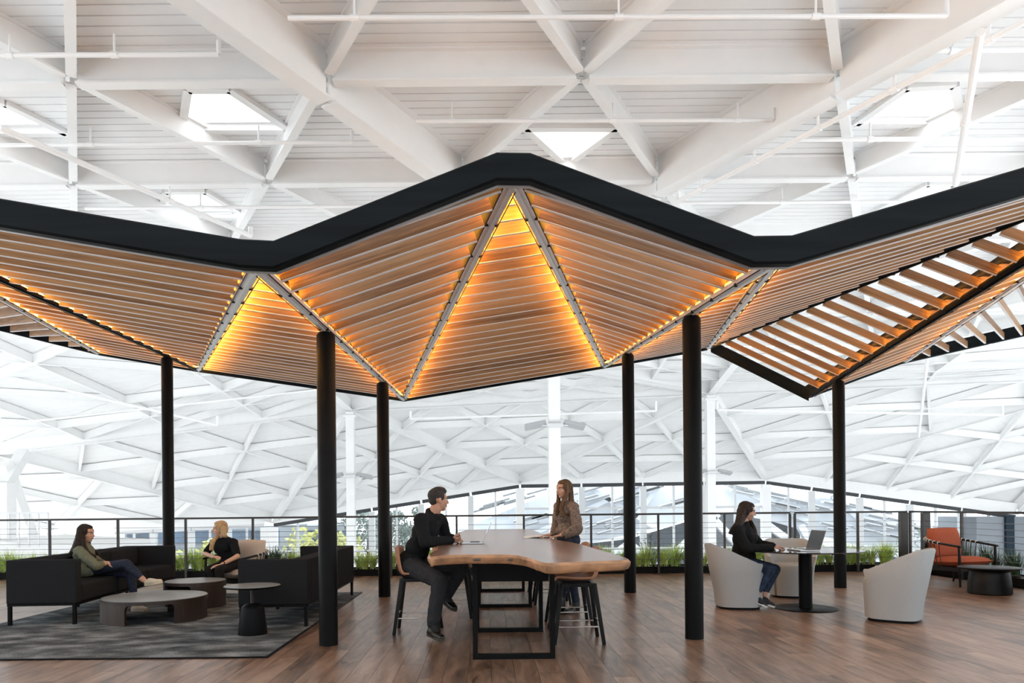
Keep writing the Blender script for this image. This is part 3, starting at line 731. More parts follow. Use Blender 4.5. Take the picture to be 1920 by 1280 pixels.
# ================================================================= RAILING, PLANTERS
MT['grass1'] = mat('fresh_grass_blade', (0.52, 0.70, 0.17), 0.55, var=0.4, vscale=6)
MT['grass2'] = mat('dark_strap_leaf', (0.03, 0.075, 0.03), 0.45, var=0.4, vscale=6)
RZ = 1.135
def railing(name, label, a, b, npost, posts=None, dark_posts=()):
    a, b = V(a), V(b); t = thing(name, label, 'railing', (a.x, a.y, 0)); o = a.copy(); L = b - a
    MB().bar(V((0, 0, RZ)), L + V((0, 0, RZ)), .05, .036).build('top_rail', 'darkrail', t, bevel=.006)
    for i in (posts or [i / npost for i in range(npost + 1)]):
        p = L * i; MB().box((p.x, p.y, RZ / 2 - .009), (.038, .038, RZ - .018)).build('post', 'darkrail', t)
    for i in dark_posts:
        p = L * i; MB().box((p.x, p.y, RZ / 2 - .009), (.13, .09, RZ - .018)).build('gate_post', 'darkrail', t)
    for k in range(9):
        z = .18 + k * .098; MB().tube([V((0, 0, z)), L + V((0, 0, z))], .0042, 5).build('cable', 'railcable', t)
MT['darkrail'] = mat('dark_bronze_rail', (0.05, 0.048, 0.047), 0.4, 0.4)
MT['railcable'] = mat('rail_cable', (0.16, 0.16, 0.165), 0.35, 0.7)
RY = 13.36
xs = lambda p: at(p, 966, RY).x
def frac(px_list, a, b): return [(xs(p) - a) / (b - a) for p in px_list]
a0, b0 = -11.9, xs(1481)
railing('cable_railing', 'long cable railing with dark posts running behind the sofas and the long table', (a0, RY, 0), (b0, RY, 0), 0, [0] + frac([-33, 93, 221, 348, 474, 603, 733, 856, 982, 1108, 1234, 1358], a0, b0) + [1])
a1, b1 = xs(1490), xs(1700)
railing('cable_railing', 'short cable railing section behind the grey tub chairs and the outer black post', (a1, RY, 0), (b1, RY, 0), 0, [0] + frac([1608], a1, b1) + [1], frac([1693], a1, b1))
RX = 8.12
railing('cable_railing', 'cable railing turning towards the camera behind the rust armchair', (RX - .1, RY - .03, 0), (RX - .1, 3.0, 0), 0, [0, .14, .3, .45, .6, .75, .9, 1], [.045])
# planters: dark kerb boxes full of soil behind the rail
def planter(name, label, c, s):
    t = thing(name, label, 'planter', c)
    x, y, z = s
    for dx, dy, w, d in ((0, -y / 2 + .02, x, .04), (0, y / 2 - .02, x, .04), (-x / 2 + .02, 0, .04, y - .08), (x / 2 - .02, 0, .04, y - .08)):
        MB().box((dx, dy, z / 2), (w, d, z)).build('side_board', 'black', t)
    MB().box((0, 0, z * .42), (x - .08, y - .08, z * .8)).build('soil', 'soil', t)
planter('planter_box', 'long low black planter along the railing behind the lounge and long table', (-1.9, RY + .36, 0), (19.8, .56, .13))
planter('planter_box', 'low black planter along the right-hand railing behind the rust armchair', (RX + .26, 9.0, 0), (.5, 9.2, .13))
g_ = MB().box((-1.9, 13.72, -.16), (19.9, .56, .3)).build('floor_edge', 'black'); g_['kind'] = 'structure'
g_ = MB().box((8.3, 8.6, -.16), (.52, 10.8, .3)).build('trim_1', 'black'); g_['kind'] = 'structure'
def clump(seed, n, h, w, droop, m):
    random.seed(seed); mb = MB()
    for _ in range(n):
        a = random.uniform(0, 2 * PI); d = V((math.cos(a), math.sin(a), 0)); s = d.cross(V((0, 0, 1))); r = random.uniform(.2, 1) * droop; hh = h * random.uniform(.6, 1.1); b = d * random.uniform(0, .06)
        ww = w * random.uniform(.7, 1.2); P = []
        for k in range(5):
            t = k / 4; P.append(b + d * (r * t ** 1.6) + V((0, 0, hh * (t - .42 * t ** 3 * (r / droop)))))
        for k in range(4):
            w0, w1 = ww * (1 - k / 4) + .001, ww * (1 - (k + 1) / 4) + .0008
            mb.add([P[k] - s * w0, P[k] + s * w0, P[k + 1] + s * w1, P[k + 1] - s * w1], [(0, 1, 2, 3)])
    return mb.mesh('blades', m, smooth=True)
GM = [clump(i, 150, .50, .007, .34, 'grass1') for i in range(4)]; GD = [clump(20 + i, 60, .52, .012, .24, 'grass2') for i in range(3)]
crown = MB().lathe([(.05, 0), (.06, .03), (.03, .06)], 8).mesh('crown', 'soil')
def plant(x, y, dark, lab, grp, sc):
    t = thing('grass_plant', lab, 'plant', (x, y, .11), random.uniform(0, 6), grp); t.scale = (sc, sc, sc)
    o = link('blades', random.choice(GD if dark else GM), t); o['kind'] = 'stuff'; link('crown', crown, t)
random.seed(3)
x = -11.4
while x < 7.9:
    gap = (-5.0 < x < -4.3)
    dk = (-4.4 < x < -3.9) or (-7.8 < x < -7.3)
    p = pix((x, 13.6, .2))[0]
    seg = 'behind the left sofa' if p < 360 else 'between the two lounge sofas' if p < 470 else 'behind the right-hand sofa' if p < 640 else 'behind the seated man and his stool' if p < 800 else 'behind the long table' if p < 1130 else 'between the two black posts right of the table' if p < 1290 else 'behind the round meeting table' if p < 1560 else 'left of the rust armchair'
    plant(x, RY + .28 + random.uniform(-.1, .16), dk, ('dark strappy plant in the planter ' if dk else 'bright green grass clump in the planter ') + seg, 'planter grasses ' + seg, random.uniform(.75, 1.15))
    x += random.uniform(.13, .21)
y = 13.2
while y > 6:
    plant(RX + .22 + random.uniform(-.08, .08), y, True, 'dark strappy plant in the right-hand planter behind the rust armchair', 'planter plants behind the rust armchair', random.uniform(.9, 1.2)); y -= random.uniform(.2, .3)
# a few taller twiggy plants
def twig(x, y, h, seed, lab):
    random.seed(seed); t = thing('twiggy_plant', lab, 'plant', (x, y, .11)); st = MB(); lf = MB()
    for _ in range(6):
        d = V((random.gauss(0, .28), random.gauss(0, .2), 1)).normalized(); e = d * h * random.uniform(.6, 1); m_ = e * .5 + V((random.gauss(0, .03), 0, 0)); st.tube([(0, 0, 0), m_, e], [.006, .005, .003], 5)
        for k in range(9):
            c = e * random.uniform(.4, 1); q = V((random.gauss(0, 1), random.gauss(0, 1), random.gauss(0, .5))).normalized() * .05; w = q.orthogonal().normalized() * .012; lf.add([c, c + q * .5 + w, c + q, c + q * .5 - w], [(0, 1, 2, 3)])
    st.build('stem', 'bark', t); tag(lf.build('leaves', 'grass2', t), kind='stuff')
twig(xs(1215) * 1.02, RY + .3, .75, 1, 'taller twiggy plant in the planter just right of the slim right post'); twig(xs(690) * 1.02, RY + .3, .5, 2, 'reddish twiggy plant in the planter left of the slim left post'); twig(xs(520), RY + .3, .55, 3, 'spiky dark plant behind the end of the right-hand sofa')
# ================================================================= FURNITURE
def rbox(c, s, m, name, par, bevel=.03, seg=4, rz=0.0):
    o = MB().box((0, 0, 0), s).build(name, m, par, bevel=bevel, seg=seg, smooth=True, sharp=60); o.location = c; o.rotation_euler = (0, 0, rz); return o
def pillow_mesh(name, m, w, h, d, n=12):      # soft cushion in local xz, thickness along y
    mb = MB(); G = []
    for s in (-1, 1):
        for j in range(n + 1):
            for i in range(n + 1):
                u, v = -1 + 2 * i / n, -1 + 2 * j / n
                e = (1 - abs(u) ** 3.2) * (1 - abs(v) ** 3.2); k = .5 * d * max(e, 0) ** .42
                px_ = u * (1 - .035 * v * v) * w / 2; pz = v * (1 - .035 * u * u) * h / 2
                G.append((px_, s * k, pz))
    N = (n + 1) ** 2
    fs = []
    for s in (0, 1):
        for j in range(n):
            for i in range(n):
                a = s * N + j * (n + 1) + i; q = (a, a + 1, a + n + 2, a + n + 1); fs.append(q if s == 0 else q[::-1])
    mb.add(G, fs); return mb.mesh(name, m, smooth=True, sharp=80, weld=True)

# rug ----------------------------------------------------------------
def rug_mat():
    m, nt, b = newmat('charcoal_grey_rug'); L = nt.links.new; inp(b, 'Roughness', 1.0); inp(b, 'Specular IOR Level', 0.05)
    tc = nt.nodes.new('ShaderNodeTexCoord'); mp = nt.nodes.new('ShaderNodeMapping'); mp.inputs['Scale'].default_value = (2.2, 3.6, 1); L(tc.outputs['Object'], mp.inputs[0])
    n1 = nt.nodes.new('ShaderNodeTexNoise'); n1.inputs['Scale'].default_value = 1.3; n1.inputs['Detail'].default_value = 5; L(mp.outputs[0], n1.inputs['Vector'])
    mp2 = nt.nodes.new('ShaderNodeMapping'); mp2.inputs['Scale'].default_value = (30, 48, 1); L(tc.outputs['Object'], mp2.inputs[0])
    n2 = nt.nodes.new('ShaderNodeTexNoise'); n2.inputs['Scale'].default_value = 2.2; n2.inputs['Detail'].default_value = 6; n2.inputs['Roughness'].default_value = .75; L(mp2.outputs[0], n2.inputs['Vector'])
    ad = nt.nodes.new('ShaderNodeMath'); ad.operation = 'MULTIPLY_ADD'; ad.inputs[1].default_value = .55; L(n1.outputs['Fac'], ad.inputs[0]); 
    mu = nt.nodes.new('ShaderNodeMath'); mu.operation = 'MULTIPLY'; mu.inputs[1].default_value = .5; L(n2.outputs['Fac'], mu.inputs[0]); L(mu.outputs[0], ad.inputs[2])
    r = nt.nodes.new('ShaderNodeValToRGB'); e = r.color_ramp.elements; e[0].position = .38; e[1].position = .68; e[0].color = (.020, .023, .026, 1); e[1].color = (.34, .355, .36, 1); k = e.new(.52); k.color = (.098, .106, .110, 1)
    L(ad.outputs[0], r.inputs[0]); L(r.outputs[0], b.inputs['Base Color'])
    bp = nt.nodes.new('ShaderNodeBump'); bp.inputs['Strength'].default_value = .5; bp.inputs['Distance'].default_value = .006; L(n2.outputs['Fac'], bp.inputs['Height']); L(bp.outputs[0], b.inputs['Normal']); return m
MT['rug'] = rug_mat(); MT['darkgrey'] = mat('space_grey_metal', (.16, .165, .17), .35, .6)
rx0, rx1, ry0, ry1 = -5.60, -1.93, 6.15, 10.81
t = thing('area_rug', 'large dark grey mottled rug under the lounge furniture', 'rug', ((rx0 + rx1) / 2, (ry0 + ry1) / 2, 0))
MB().box((0, 0, .006), (rx1 - rx0, ry1 - ry0, .012)).build('pile', 'rug', t)
bd = MB(); w_, l_ = rx1 - rx0, ry1 - ry0
for c, s in (((0, -l_ / 2, .006), (w_ + .02, .02, .013)), ((0, l_ / 2, .006), (w_ + .02, .02, .013)), ((-w_ / 2, 0, .006), (.02, l_ - .02, .013)), ((w_ / 2, 0, .006), (.02, l_ - .02, .013))): bd.box(c, s)
bd.build('binding', 'black', t)
RUGZ = .0125

# sofas ---------------------------------------------------------------
def sofa(label, x_front_near, y_near, x_front_far, y_far, side, legh=.215, H=.735, D=.765):
    # runs in depth; side=+1: back on the +x side (faces -x); side=-1: back on the -x side
    a, b = V((x_front_near, y_near, 0)), V((x_front_far, y_far, 0)); L = (b - a).length; ang = math.atan2(b.x - a.x, b.y - a.y)
    t = thing('lounge_sofa', label, 'sofa', (a.x, a.y, RUGZ), -ang, 'charcoal lounge sofas')
    s = side; at_ = .13; seat = .43; base = legh
    def X(x): return s * x       # x=0 front edge, x=D outer back
    f = MB()
    for yy in (.02, L - .02): f.bar((X(0.01), yy, base + .012), (X(D - .01), yy, base + .012), .035, .024)
    for xx in (.02, D - .02): f.bar((X(xx), 0.02, base + .012), (X(xx), L - .02, base + .012), .035, .024)
    f.build('base_frame', 'black', t)
    for yy in (.025, L / 2, L - .025):
        for xx in (.03, D - .03):
            MB().box((X(xx), yy, base / 2), (.035, .035, base)).build('leg', 'black', t)
    hb = H - base - .024; zc = base + .024 + hb / 2
    rbox((X(D / 2), at_ / 2, zc), (D, at_, hb), 'charcoal', 'arm', t, .018)
    rbox((X(D / 2), L - at_ / 2, zc), (D, at_, hb), 'charcoal', 'arm', t, .018)
    rbox((X(D - .075), L / 2, zc), (.15, L - 2 * at_ - .006, hb), 'charcoal', 'backrest', t, .018)
    n = 3; w = (L - 2 * at_) / n
    for i in range(n):
        yc = at_ + w * (i + .5)
        rbox((X((D - .15) / 2 - .005), yc, base + .024 + (seat - base) / 2), (D - .15 - .01, w - .01, seat - base), 'charcoal', 'seat_cushion', t, .045, 5)
        rbox((X(D - .15 - .055), yc, seat + .024 + (H - seat - .03) / 2), (.10, w - .012, H - seat - .035), 'charcoal', 'back_cushion', t, .04, 4)
    return t
SOFA_L = sofa('charcoal fabric sofa at far left carrying the dark-haired woman', -4.66, 7.98, -4.86, 11.0, -1)
sofa('charcoal fabric sofa seen from its back beside the nearest left black post', -2.72, 7.68, -2.74, 10.45, 1)

# coffee tables -------------------------------------------------------
def drum_table(label, c, r, h, gaps, ry=None):
    t = thing('coffee_table', label, 'table', (c[0], c[1], RUGZ), 0, 'low drum coffee tables'); ry = ry or r; n = 72
    top = MB(); el = lambda q, k: (q * r * math.cos(k), q * ry * math.sin(k))
    MB().prism([el(1, 2 * PI * k / n) for k in range(n)], h - .045, h - .006).build('apron', 'smokedoak', t, smooth=True)
    MB().prism([el(.985, 2 * PI * k / n) for k in range(n)], h - .006, h).build('top', 'greytop', t, smooth=True)
    for a0, a1 in gaps:      # curved panel legs between angles
        m = max(4, int(abs(a1 - a0) / 6)); mb = MB(); out, inn = [], []
        for i in range(m + 1):
            k = math.radians(a0 + (a1 - a0) * i / m); out.append(el(1, k)); inn.append(el(.93, k))
        # arch-shaped shoulders: the panel flares into the apron at each side
        rings = []
        for i in range(m + 1): rings.append([(*out[i], 0), (*inn[i], 0), (*inn[i], h - .044), (*out[i], h - .044)])
        mb.loft(rings).build('panel_leg', 'smokedoak', t, smooth=True)
        for e, sg in ((a0, -1), (a1, 1)):
            k0 = math.radians(e); R_ = .055; sh = []
            for q in range(5):
                dth = q / 4 * R_ / r; zz = R_ - math.sqrt(max(0, R_ * R_ - (R_ - q / 4 * R_) ** 2))
                kk = k0 + sg * dth; z0 = h - .044 - (R_ - math.sqrt(max(0, R_ ** 2 - (R_ - q / 4 * R_) ** 2)))
                sh.append([(*el(1, kk), z0), (*el(.93, kk), z0), (*el(.93, kk), h - .044), (*el(1, kk), h - .044)])
            MB().loft(sh).build('leg_shoulder', 'smokedoak', t)
    return t
drum_table('low wide grey-topped coffee table in front of the left sofa', (-3.95, 8.38), .585, .27, ((172, 262), (-45, 10), (50, 100)), .57)
drum_table('taller round coffee table with grey top behind the wide low one', (-3.90, 9.42), .385, .345, ((-75, 25), (95, 190)))
# pedestal side table
sp = fl(474, 1190)
t = thing('pedestal_side_table', 'small black pedestal side table with bell base at the corner of the right-hand sofa', 'table', (sp.x, sp.y, RUGZ))
MB().lathe([(.145, 0), (.147, .012), (.128, .17), (.118, .25), (.105, .285), (.075, .308), (.03, .318)], 40).build('bell_base', 'black', t, smooth=True)
MB().lathe([(.022, .315), (.022, .475)], 20).build('stem', 'smokedoak', t, smooth=True)
MB().lathe([(.20, .472), (.272, .482), (.285, .492), (.285, .498)], 56).build('table_top', 'black', t, smooth=True); MB().lathe([(.279, .4985), (.279, .5005)], 56).build('top_inlay', 'greytop', t, smooth=True)

# live-edge table -----------------------------------------------------
def slab_mat():
    m, nt, b = newmat('live_edge_walnut'); L = nt.links.new; inp(b, 'Roughness', .26); inp(b, 'Coat Weight', .3); inp(b, 'Coat Roughness', .2)
    tc = nt.nodes.new('ShaderNodeTexCoord'); mp = nt.nodes.new('ShaderNodeMapping'); mp.inputs['Scale'].default_value = (3.2, .45, 3); L(tc.outputs['Object'], mp.inputs[0])
    n = nt.nodes.new('ShaderNodeTexNoise'); n.inputs['Scale'].default_value = 1.6; n.inputs['Detail'].default_value = 8; n.inputs['Distortion'].default_value = 1.2; L(mp.outputs[0], n.inputs['Vector'])
    r = nt.nodes.new('ShaderNodeValToRGB'); e = r.color_ramp.elements; e[0].position = .3; e[1].position = .72; e[0].color = (.12, .058, .035, 1); e[1].color = (.34, .185, .115, 1); k = e.new(.5); k.color = (.22, .115, .07, 1)
    L(n.outputs['Fac'], r.inputs[0]); L(r.outputs[0], b.inputs['Base Color']); return m
MT['slab'] = slab_mat(); MT['bark_edge'] = mat('sapwood_edge', (.36, .19, .10), .42, var=.55, vscale=5, bump=.5, bscale=14, stretch=(1, 1, 2))
TZ = .91; tx, ty = .23, 8.9
t = thing('live_edge_table', 'long live-edge walnut slab table on black steel frames in the centre', 'table', (tx, ty, 0))
near_e = [(806, 1045), (820, 1042), (845, 1040.5), (875, 1039), (905, 1040), (945, 1039), (975, 1042), (990, 1046), (1005, 1051), (1020, 1055.5), (1035, 1056), (1060, 1054), (1110, 1052), (1150, 1050.5), (1182, 1049)]
ol = [fl(x, y, TZ) for x, y in near_e]
right = [(1.05, 5.3), (1.03, 5.9), (.99, 6.6), (.97, 7.2), (.90, 7.75), (.82, 8.2), (.81, 8.7), (.78, 9.5), (.80, 10.4), (.78, 11.2), (.74, 12.1)]
far_ = [(.5, 12.35), (.1, 12.3), (-.3, 12.1)]
left = [(-.42, 11.2), (-.46, 10.3), (-.44, 9.4), (-.48, 8.5), (-.53, 7.6), (-.50, 7.0), (-.47, 6.5), (-.49, 6.05), (-.48, 5.75)]
pts2 = [V((p.x, p.y, 0)) for p in ol] + [V((x, y, 0)) for x, y in right + far_ + left]
dense = smoothpath(pts2 + [pts2[0]], 12)[:-1]; poly = [dense[0]]
for q in dense[1:]:
    if (q - poly[-1]).length > .05 and ((q - poly[0]).length > .04 or len(poly) < 9): poly.append(q)
for _ in range(3): poly = [(poly[i - 1] + poly[i] * 2 + poly[(i + 1) % len(poly)]) / 4 for i in range(len(poly))]
random.seed(4); N_ = len(poly); cen = V((tx, ty, 0)); jit = [random.uniform(-.008, .008) for _ in range(N_)]
def ring(inset, z, jz=0):
    out = []
    for i, p in enumerate(poly):
        tn = (poly[(i + 1) % N_] - poly[i - 1]).normalized(); nn = V((-tn.y, tn.x, 0)); out.append(V((p.x - tx, p.y - ty, 0)) + nn * (inset + jit[i] * (1 if jz else 0)) + V((0, 0, z + (jit[i] * .4 if jz else 0))))
    return out
def ring_in(inset, z, jz=0):
    A1 = sum(poly[i].x * poly[(i + 1) % N_].y - poly[(i + 1) % N_].x * poly[i].y for i in range(N_)); return ring(inset if A1 > 0 else -inset, z, jz)
mb = MB(); rg = [ring_in(.03, TZ - .078), ring_in(.015, TZ - .070, 1), ring_in(0, TZ - .045, 1), ring_in(-.004, TZ - .02, 1), ring_in(.012, TZ)]
mb.loft(rg, 1, caps=False)
from mathutils.geometry import delaunay_2d_cdt
def cap_tris(R):
    idx = list(range(len(R))); res = delaunay_2d_cdt([V((q.x, q.y)) for q in R], [], [idx], 1, 1e-7)
    return res[0], res[2]
for R_, o_ in ((rg[0], 0), (rg[-1], (len(rg) - 1) * N_)):
    vs_, fs_ = cap_tris(R_); zc_ = sum(q.z for q in R_) / len(R_); mb.add([(q.x, q.y, zc_) for q in vs_], fs_, 0)
mb.build('slab', ['slab', 'bark_edge'], t, smooth=True, sharp=22)
FRY = [6.03, 7.32, 9.11, 10.82]; FXL, FXR = -.126, .575
for k, y in enumerate(FRY):
    f = MB(); y_ = y - ty; w = .055
    xl, xr = FXL - tx + .02, FXR - tx - .02
    f.box((xl, y_, .415), (.042, w, .83)); f.box((xr, y_, .415), (.042, w, .83)); f.box(((xl + xr) / 2, y_, .021), (xr - xl - .042, w, .042)); f.box(((xl + xr) / 2, y_, .809), (xr - xl - .042, w, .042))
    f.build('leg_frame', 'black', t)
for a_, b_ in ((FRY[0], FRY[1]), (FRY[2], FRY[3])):
    MB().box(((FXL + FXR) / 2 - tx, a_ - ty + .035, .742), (FXR - FXL - .09, .014, .17)).build('apron_plate', 'black', t)
    for x in (FXL + .03, FXR - .03): MB().bar((x - tx, a_ - ty + .03, .80), (x - tx, b_ - ty - .03, .80), .05, .05).build('side_beam', 'black', t)
# knots and cracks on the near live edge
for x, y, s_ in ((894, 1046, 9), (835, 1043, 12), (957, 1046, 6)):
    p = fl(x, y - 5, TZ); MB().ell((p.x - tx, p.y - ty + .0, TZ - .035), (s_ * .0038, .010, .012)).build('knot', 'bark', t)

# counter stools -------------------------------------------------------
def stool_meshes():
    # faces +x (front = +x); seat shell profile in xz, swept across y
    prof = [(.215, .575), (.20, .598), (.12, .596), (.02, .588), (-.08, .588), (-.15, .60), (-.195, .64), (-.215, .70), (-.228, .78), (-.238, .875), (-.243, .895)]
    prof = [p for p in smoothpath([V((x, 0, z)) for x, z in prof], 4)]
    n = 12; W = .215; rings = []; outer = []
    th = .026
    for i, p in enumerate(prof):
        f = i / (len(prof) - 1); d = (prof[min(i + 1, len(prof) - 1)] - prof[max(i - 1, 0)]).normalized(); nn = V((d.z, 0, -d.x))
        w = W * (1 - .10 * max(0, f - .55) / .45); up, lo = [], []
        for k in range(n + 1):
            u = -1 + 2 * k / n; cup = .030 * abs(u) ** 2.5
            q = p + V((cup * (1 if f > .5 else 0) * 1.6, u * w, cup * (1 if f <= .5 else .2)))
            if f > .9: q.z -= .02 * abs(u) ** 4
            up.append(q); lo.append(q + nn * th * (1 - .35 * abs(u) ** 4))
        rings.append(up + lo[::-1])
    seat = MB().loft(rings).mesh('seat_shell', 'leather', smooth=True, sharp=55)
    legs = []
    for sx in (-1, 1):
        for sy in (-1, 1):
            legs.append(MB().bar((sx * .232, sy * .205, 0), (sx * .155, sy * .135, .565), .034, .034, up=(0, 1, 0), w2=.04, h2=.04).mesh('leg', 'blackwood', bevel=.006, seg=2, smooth=True))
    fr = MB()
    for sy in (-1, 1): fr.bar((-.175, sy * .135, .552), (.175, sy * .135, .552), .04, .034)
    for sx in (-1, 1): fr.bar((sx * .155, -.135, .552), (sx * .155, .135, .552), .034, .03)
    frame = fr.mesh('seat_frame', 'blackwood', bevel=.005)
    bars = []
    for sy in (-1, 1): bars.append(MB().tube([(-.206, sy * .185, .165), (.206, sy * .185, .165)], .0075, 8).mesh('foot_bar', 'chrome', smooth=True))
    for sx in (-1, 1): bars.append(MB().tube([(sx * .201, -.18, .205), (sx * .201, .18, .205)], .0075, 8).mesh('foot_bar', 'chrome', smooth=True))
    return seat, legs, frame, bars
SM = stool_meshes()
def stool(x, y, rz, label):
    t = thing('counter_stool', label, 'stool', (x, y, 0), rz, 'tan leather counter stools'); link('seat_shell', SM[0], t)
    for l in SM[1]: link('leg', l, t)
    link('seat_frame', SM[2], t)
    for b in SM[3]: link('foot_bar', b, t)
stool(-.725, 7.40, 0, 'tan leather counter stool the man in black sits on')
stool(-.42, 8.42, 0, 'counter stool tucked under the left side of the table just behind the man')
stool(-.42, 9.55, 0, 'third counter stool on the left side of the long table')
stool(-.40, 10.7, 0, 'farthest counter stool on the left side of the long table')
stool(.86, 6.80, PI, 'nearest tan leather counter stool on the right side of the long table')
stool(.89, 7.72, PI, 'tan counter stool just behind the nearest one on the right side of the table')
stool(.86, 9.45, PI, 'counter stool behind the standing woman on the right side of the table')
stool(.86, 10.5, PI, 'farthest counter stool on the right side of the long table')

# tub chairs ------------------------------------------------------------
def tub(label, x, y, rz):
    # faces +x ; back at -x
    t = thing('tub_chair', label, 'chair', (x, y, 0), rz, 'pale grey tub chairs')
    n = 40; th = .06; rings_o = []
    def plan(a, k):     # a from -pi..pi measured from the back, superellipse plan
        ex = .62
        cx, cy = math.cos(a), math.sin(a); px_ = -math.copysign(abs(cx) ** ex, cx); py_ = math.copysign(abs(cy) ** ex, cy); return px_ * k, py_ * k
    amax = math.radians(128); R = []
    for i in range(n + 1):
        a = -amax + 2 * amax * i / n; q = abs(a) / amax
        xx_ = plan(a, .3)[0]; top = .80 - .225 * max(0, min(1, (xx_ + .27) / .46)) ** 1.1
        ring = []
        for (z, ko, inside) in ((.03, .262, 0), (.20, .278, 0), (.45, .305, 0), (top - .02, .335, 0), (top, .325, 0), (top, .285, 0), (top - .025, .275, 0), (.42, .245, 0), (.12, .22, 0), (.03, .20, 0)):
            px_, py_ = plan(a, ko); zz = min(z, top)
            lean = -.10 * max(0, (zz - .2)) * (1 if a == a else 0) * (1 - q)
            ring.append((px_ + lean, py_ * 1.02, zz))
        R.append(ring)
    MB().loft(R).build('shell', 'greyfelt', t, smooth=True, sharp=50)
    # seat block: rounded front, filled between arms
    sb = []; 
    for z, k in ((.03, 1.0), (.36, 1.05), (.44, 1.06), (.462, 1.02), (.468, .93)):
        sb.append([(px_ * k, py_ * k, z) for px_, py_ in [(-.20, -.19), (.0, -.215), (.20, -.205), (.262, -.16), (.278, 0), (.262, .16), (.20, .205), (.0, .215), (-.20, .19), (-.235, 0)]])
    MB().loft(sb).build('seat', 'greyfelt', t, smooth=True, sharp=50)
    pl = MB(); pl.prism([(1.0 * px_, 1.0 * py_) for px_, py_ in [plan(2 * PI * k / 40, .25) for k in range(40)]], 0, .03); pl.build('plinth', 'black', t)
    return t
tub('pale grey tub chair holding the woman with the laptop', 3.17, 8.92, math.radians(-9))
tub('pale grey tub chair on the far side of the round table facing the camera', 4.28, 9.95, math.radians(-104))
tub('pale grey tub chair on the right of the round table seen from its side', 4.53, 7.84, math.radians(140))
# round meeting table
t = thing('round_meeting_table', 'round glossy black pedestal table between the grey tub chairs', 'table', (3.96, 8.76, 0))
MB().lathe([(.37, 0), (.372, .006), (.36, .012)], 64).build('base_disc', 'black', t, smooth=True)
MB().lathe([(.078, .012), (.078, .70)], 32).build('pedestal', 'black', t, smooth=True); MB().lathe([(.2, .694), (.2, .706)], 32).build('mount_plate', 'black', t)
MB().lathe([(.60, .706), (.655, .716), (.66, .722), (.66, .726), (.655, .73)], 80).build('table_top', 'glossblack', t, smooth=True)

# rope armchairs ----------------------------------------------------------
def rope_chair(label, x, y, rz, cush, rope, sc=1.0):
    # faces +x
    t = thing('rope_armchair', label, 'chair', (x, y, RUGZ if x < 0 else 0), rz, 'black rope lounge armchairs'); t.scale = (sc,) * 3
    for sy in (-1, 1):
        MB().tube([(.34, sy * .325, 0), (.34, sy * .33, .30), (.335, sy * .335, .565)], [.014, .022, .017], 10).build('front_leg', 'blackwood', t, smooth=True)
        MB().tube([(-.30, sy * .30, 0), (-.25, sy * .30, .30), (-.22, sy * .31, .60)], [.013, .021, .015], 10).build('rear_leg', 'blackwood', t, smooth=True)
        MB().bar((.34, sy * .325, .25), (-.25, sy * .30, .24), .03, .055).build('side_rail', 'blackwood', t)
    MB().bar((.33, -.325, .25), (.33, .325, .25), .03, .05).build('front_rail', 'blackwood', t); MB().bar((-.25, -.30, .24), (-.25, .30, .24), .03, .05).build('rear_rail', 'blackwood', t)
    arm = smoothpath([(.37, -.335, .575), (.15, -.355, .60), (-.12, -.345, .635), (-.29, -.24, .665), (-.345, 0, .675), (-.29, .24, .665), (-.12, .345, .635), (.15, .355, .60), (.37, .335, .575)], 7)
    o = MB().tube(arm, .021, 10, sq=.8).build('arm_hoop', 'blackwood', t, smooth=True)
    rp = MB()
    for i, p in enumerate(arm):
        if 8 < i < len(arm) - 9 and i % 2 == 0:
            d = (arm[i + 1] - arm[i - 1]).normalized(); _, s, u = basis(d)
            rp.tube([p + (s * math.cos(k * PI / 4) + u * math.sin(k * PI / 4) * .8) * .025 for k in range(8)], .0065, 5, closed=True)
    rp.build('rope_wrap', rope, o)
    cords = MB()
    for i in range(10, len(arm) - 10, 2):
        p = arm[i]; f = i / (len(arm) - 1); b = V((.0 + (p.x) * .75, p.y * .86, .27)); cords.tube([p, b], .006, 5)
    tag(cords.build('rope_back', 'blackrope' if rope != 'rope' else 'blackrope', t), kind='stuff')
    st = MB()
    for k in range(6): st.bar((-.22 + k * .105, -.30, .262), (-.22 + k * .105, .30, .262), .05, .012)
    st.build('seat_webbing', 'blackrope', t)
    o = link('seat_cushion', pillow_mesh('seat_cushion', cush, .62, .60, .15), t); o.location = (.06, 0, .345); o.rotation_euler = (PI / 2, 0, PI / 2)
    o.rotation_euler = (PI / 2 - .05, 0, PI / 2)
    o2 = link('back_cushion', pillow_mesh('back_cushion', cush, .60, .46, .17), t); o2.location = (-.19, 0, .60); o2.rotation_euler = (math.radians(-9), 0, PI / 2)
    return t
rope_chair('black rope armchair with rust-orange cushions by the right-hand railing', 7.46, 11.2, math.radians(-74), 'rust', 'rope', 1.08)
rope_chair('black rope armchair with beige cushions holding the blonde woman', -3.66, 10.44, math.radians(-114), 'beige', 'rope')
rope_chair('black armchair cut off by the right edge of the photo', 7.55, 9.1, math.radians(165), 'rust', 'rope')
t = thing('drum_side_table', 'black round side table with tapered drum base in front of the rust armchair', 'table', (7.15, 10.02, 0))
MB().lathe([(.262, 0), (.272, .015), (.262, .16), (.245, .29), (.235, .318)], 48).build('drum_base', 'blackwood', t, smooth=True)
MB().lathe([(.24, .318), (.33, .345), (.385, .364), (.388, .374), (.382, .378)], 64).build('table_top', 'blackwood', t, smooth=True)

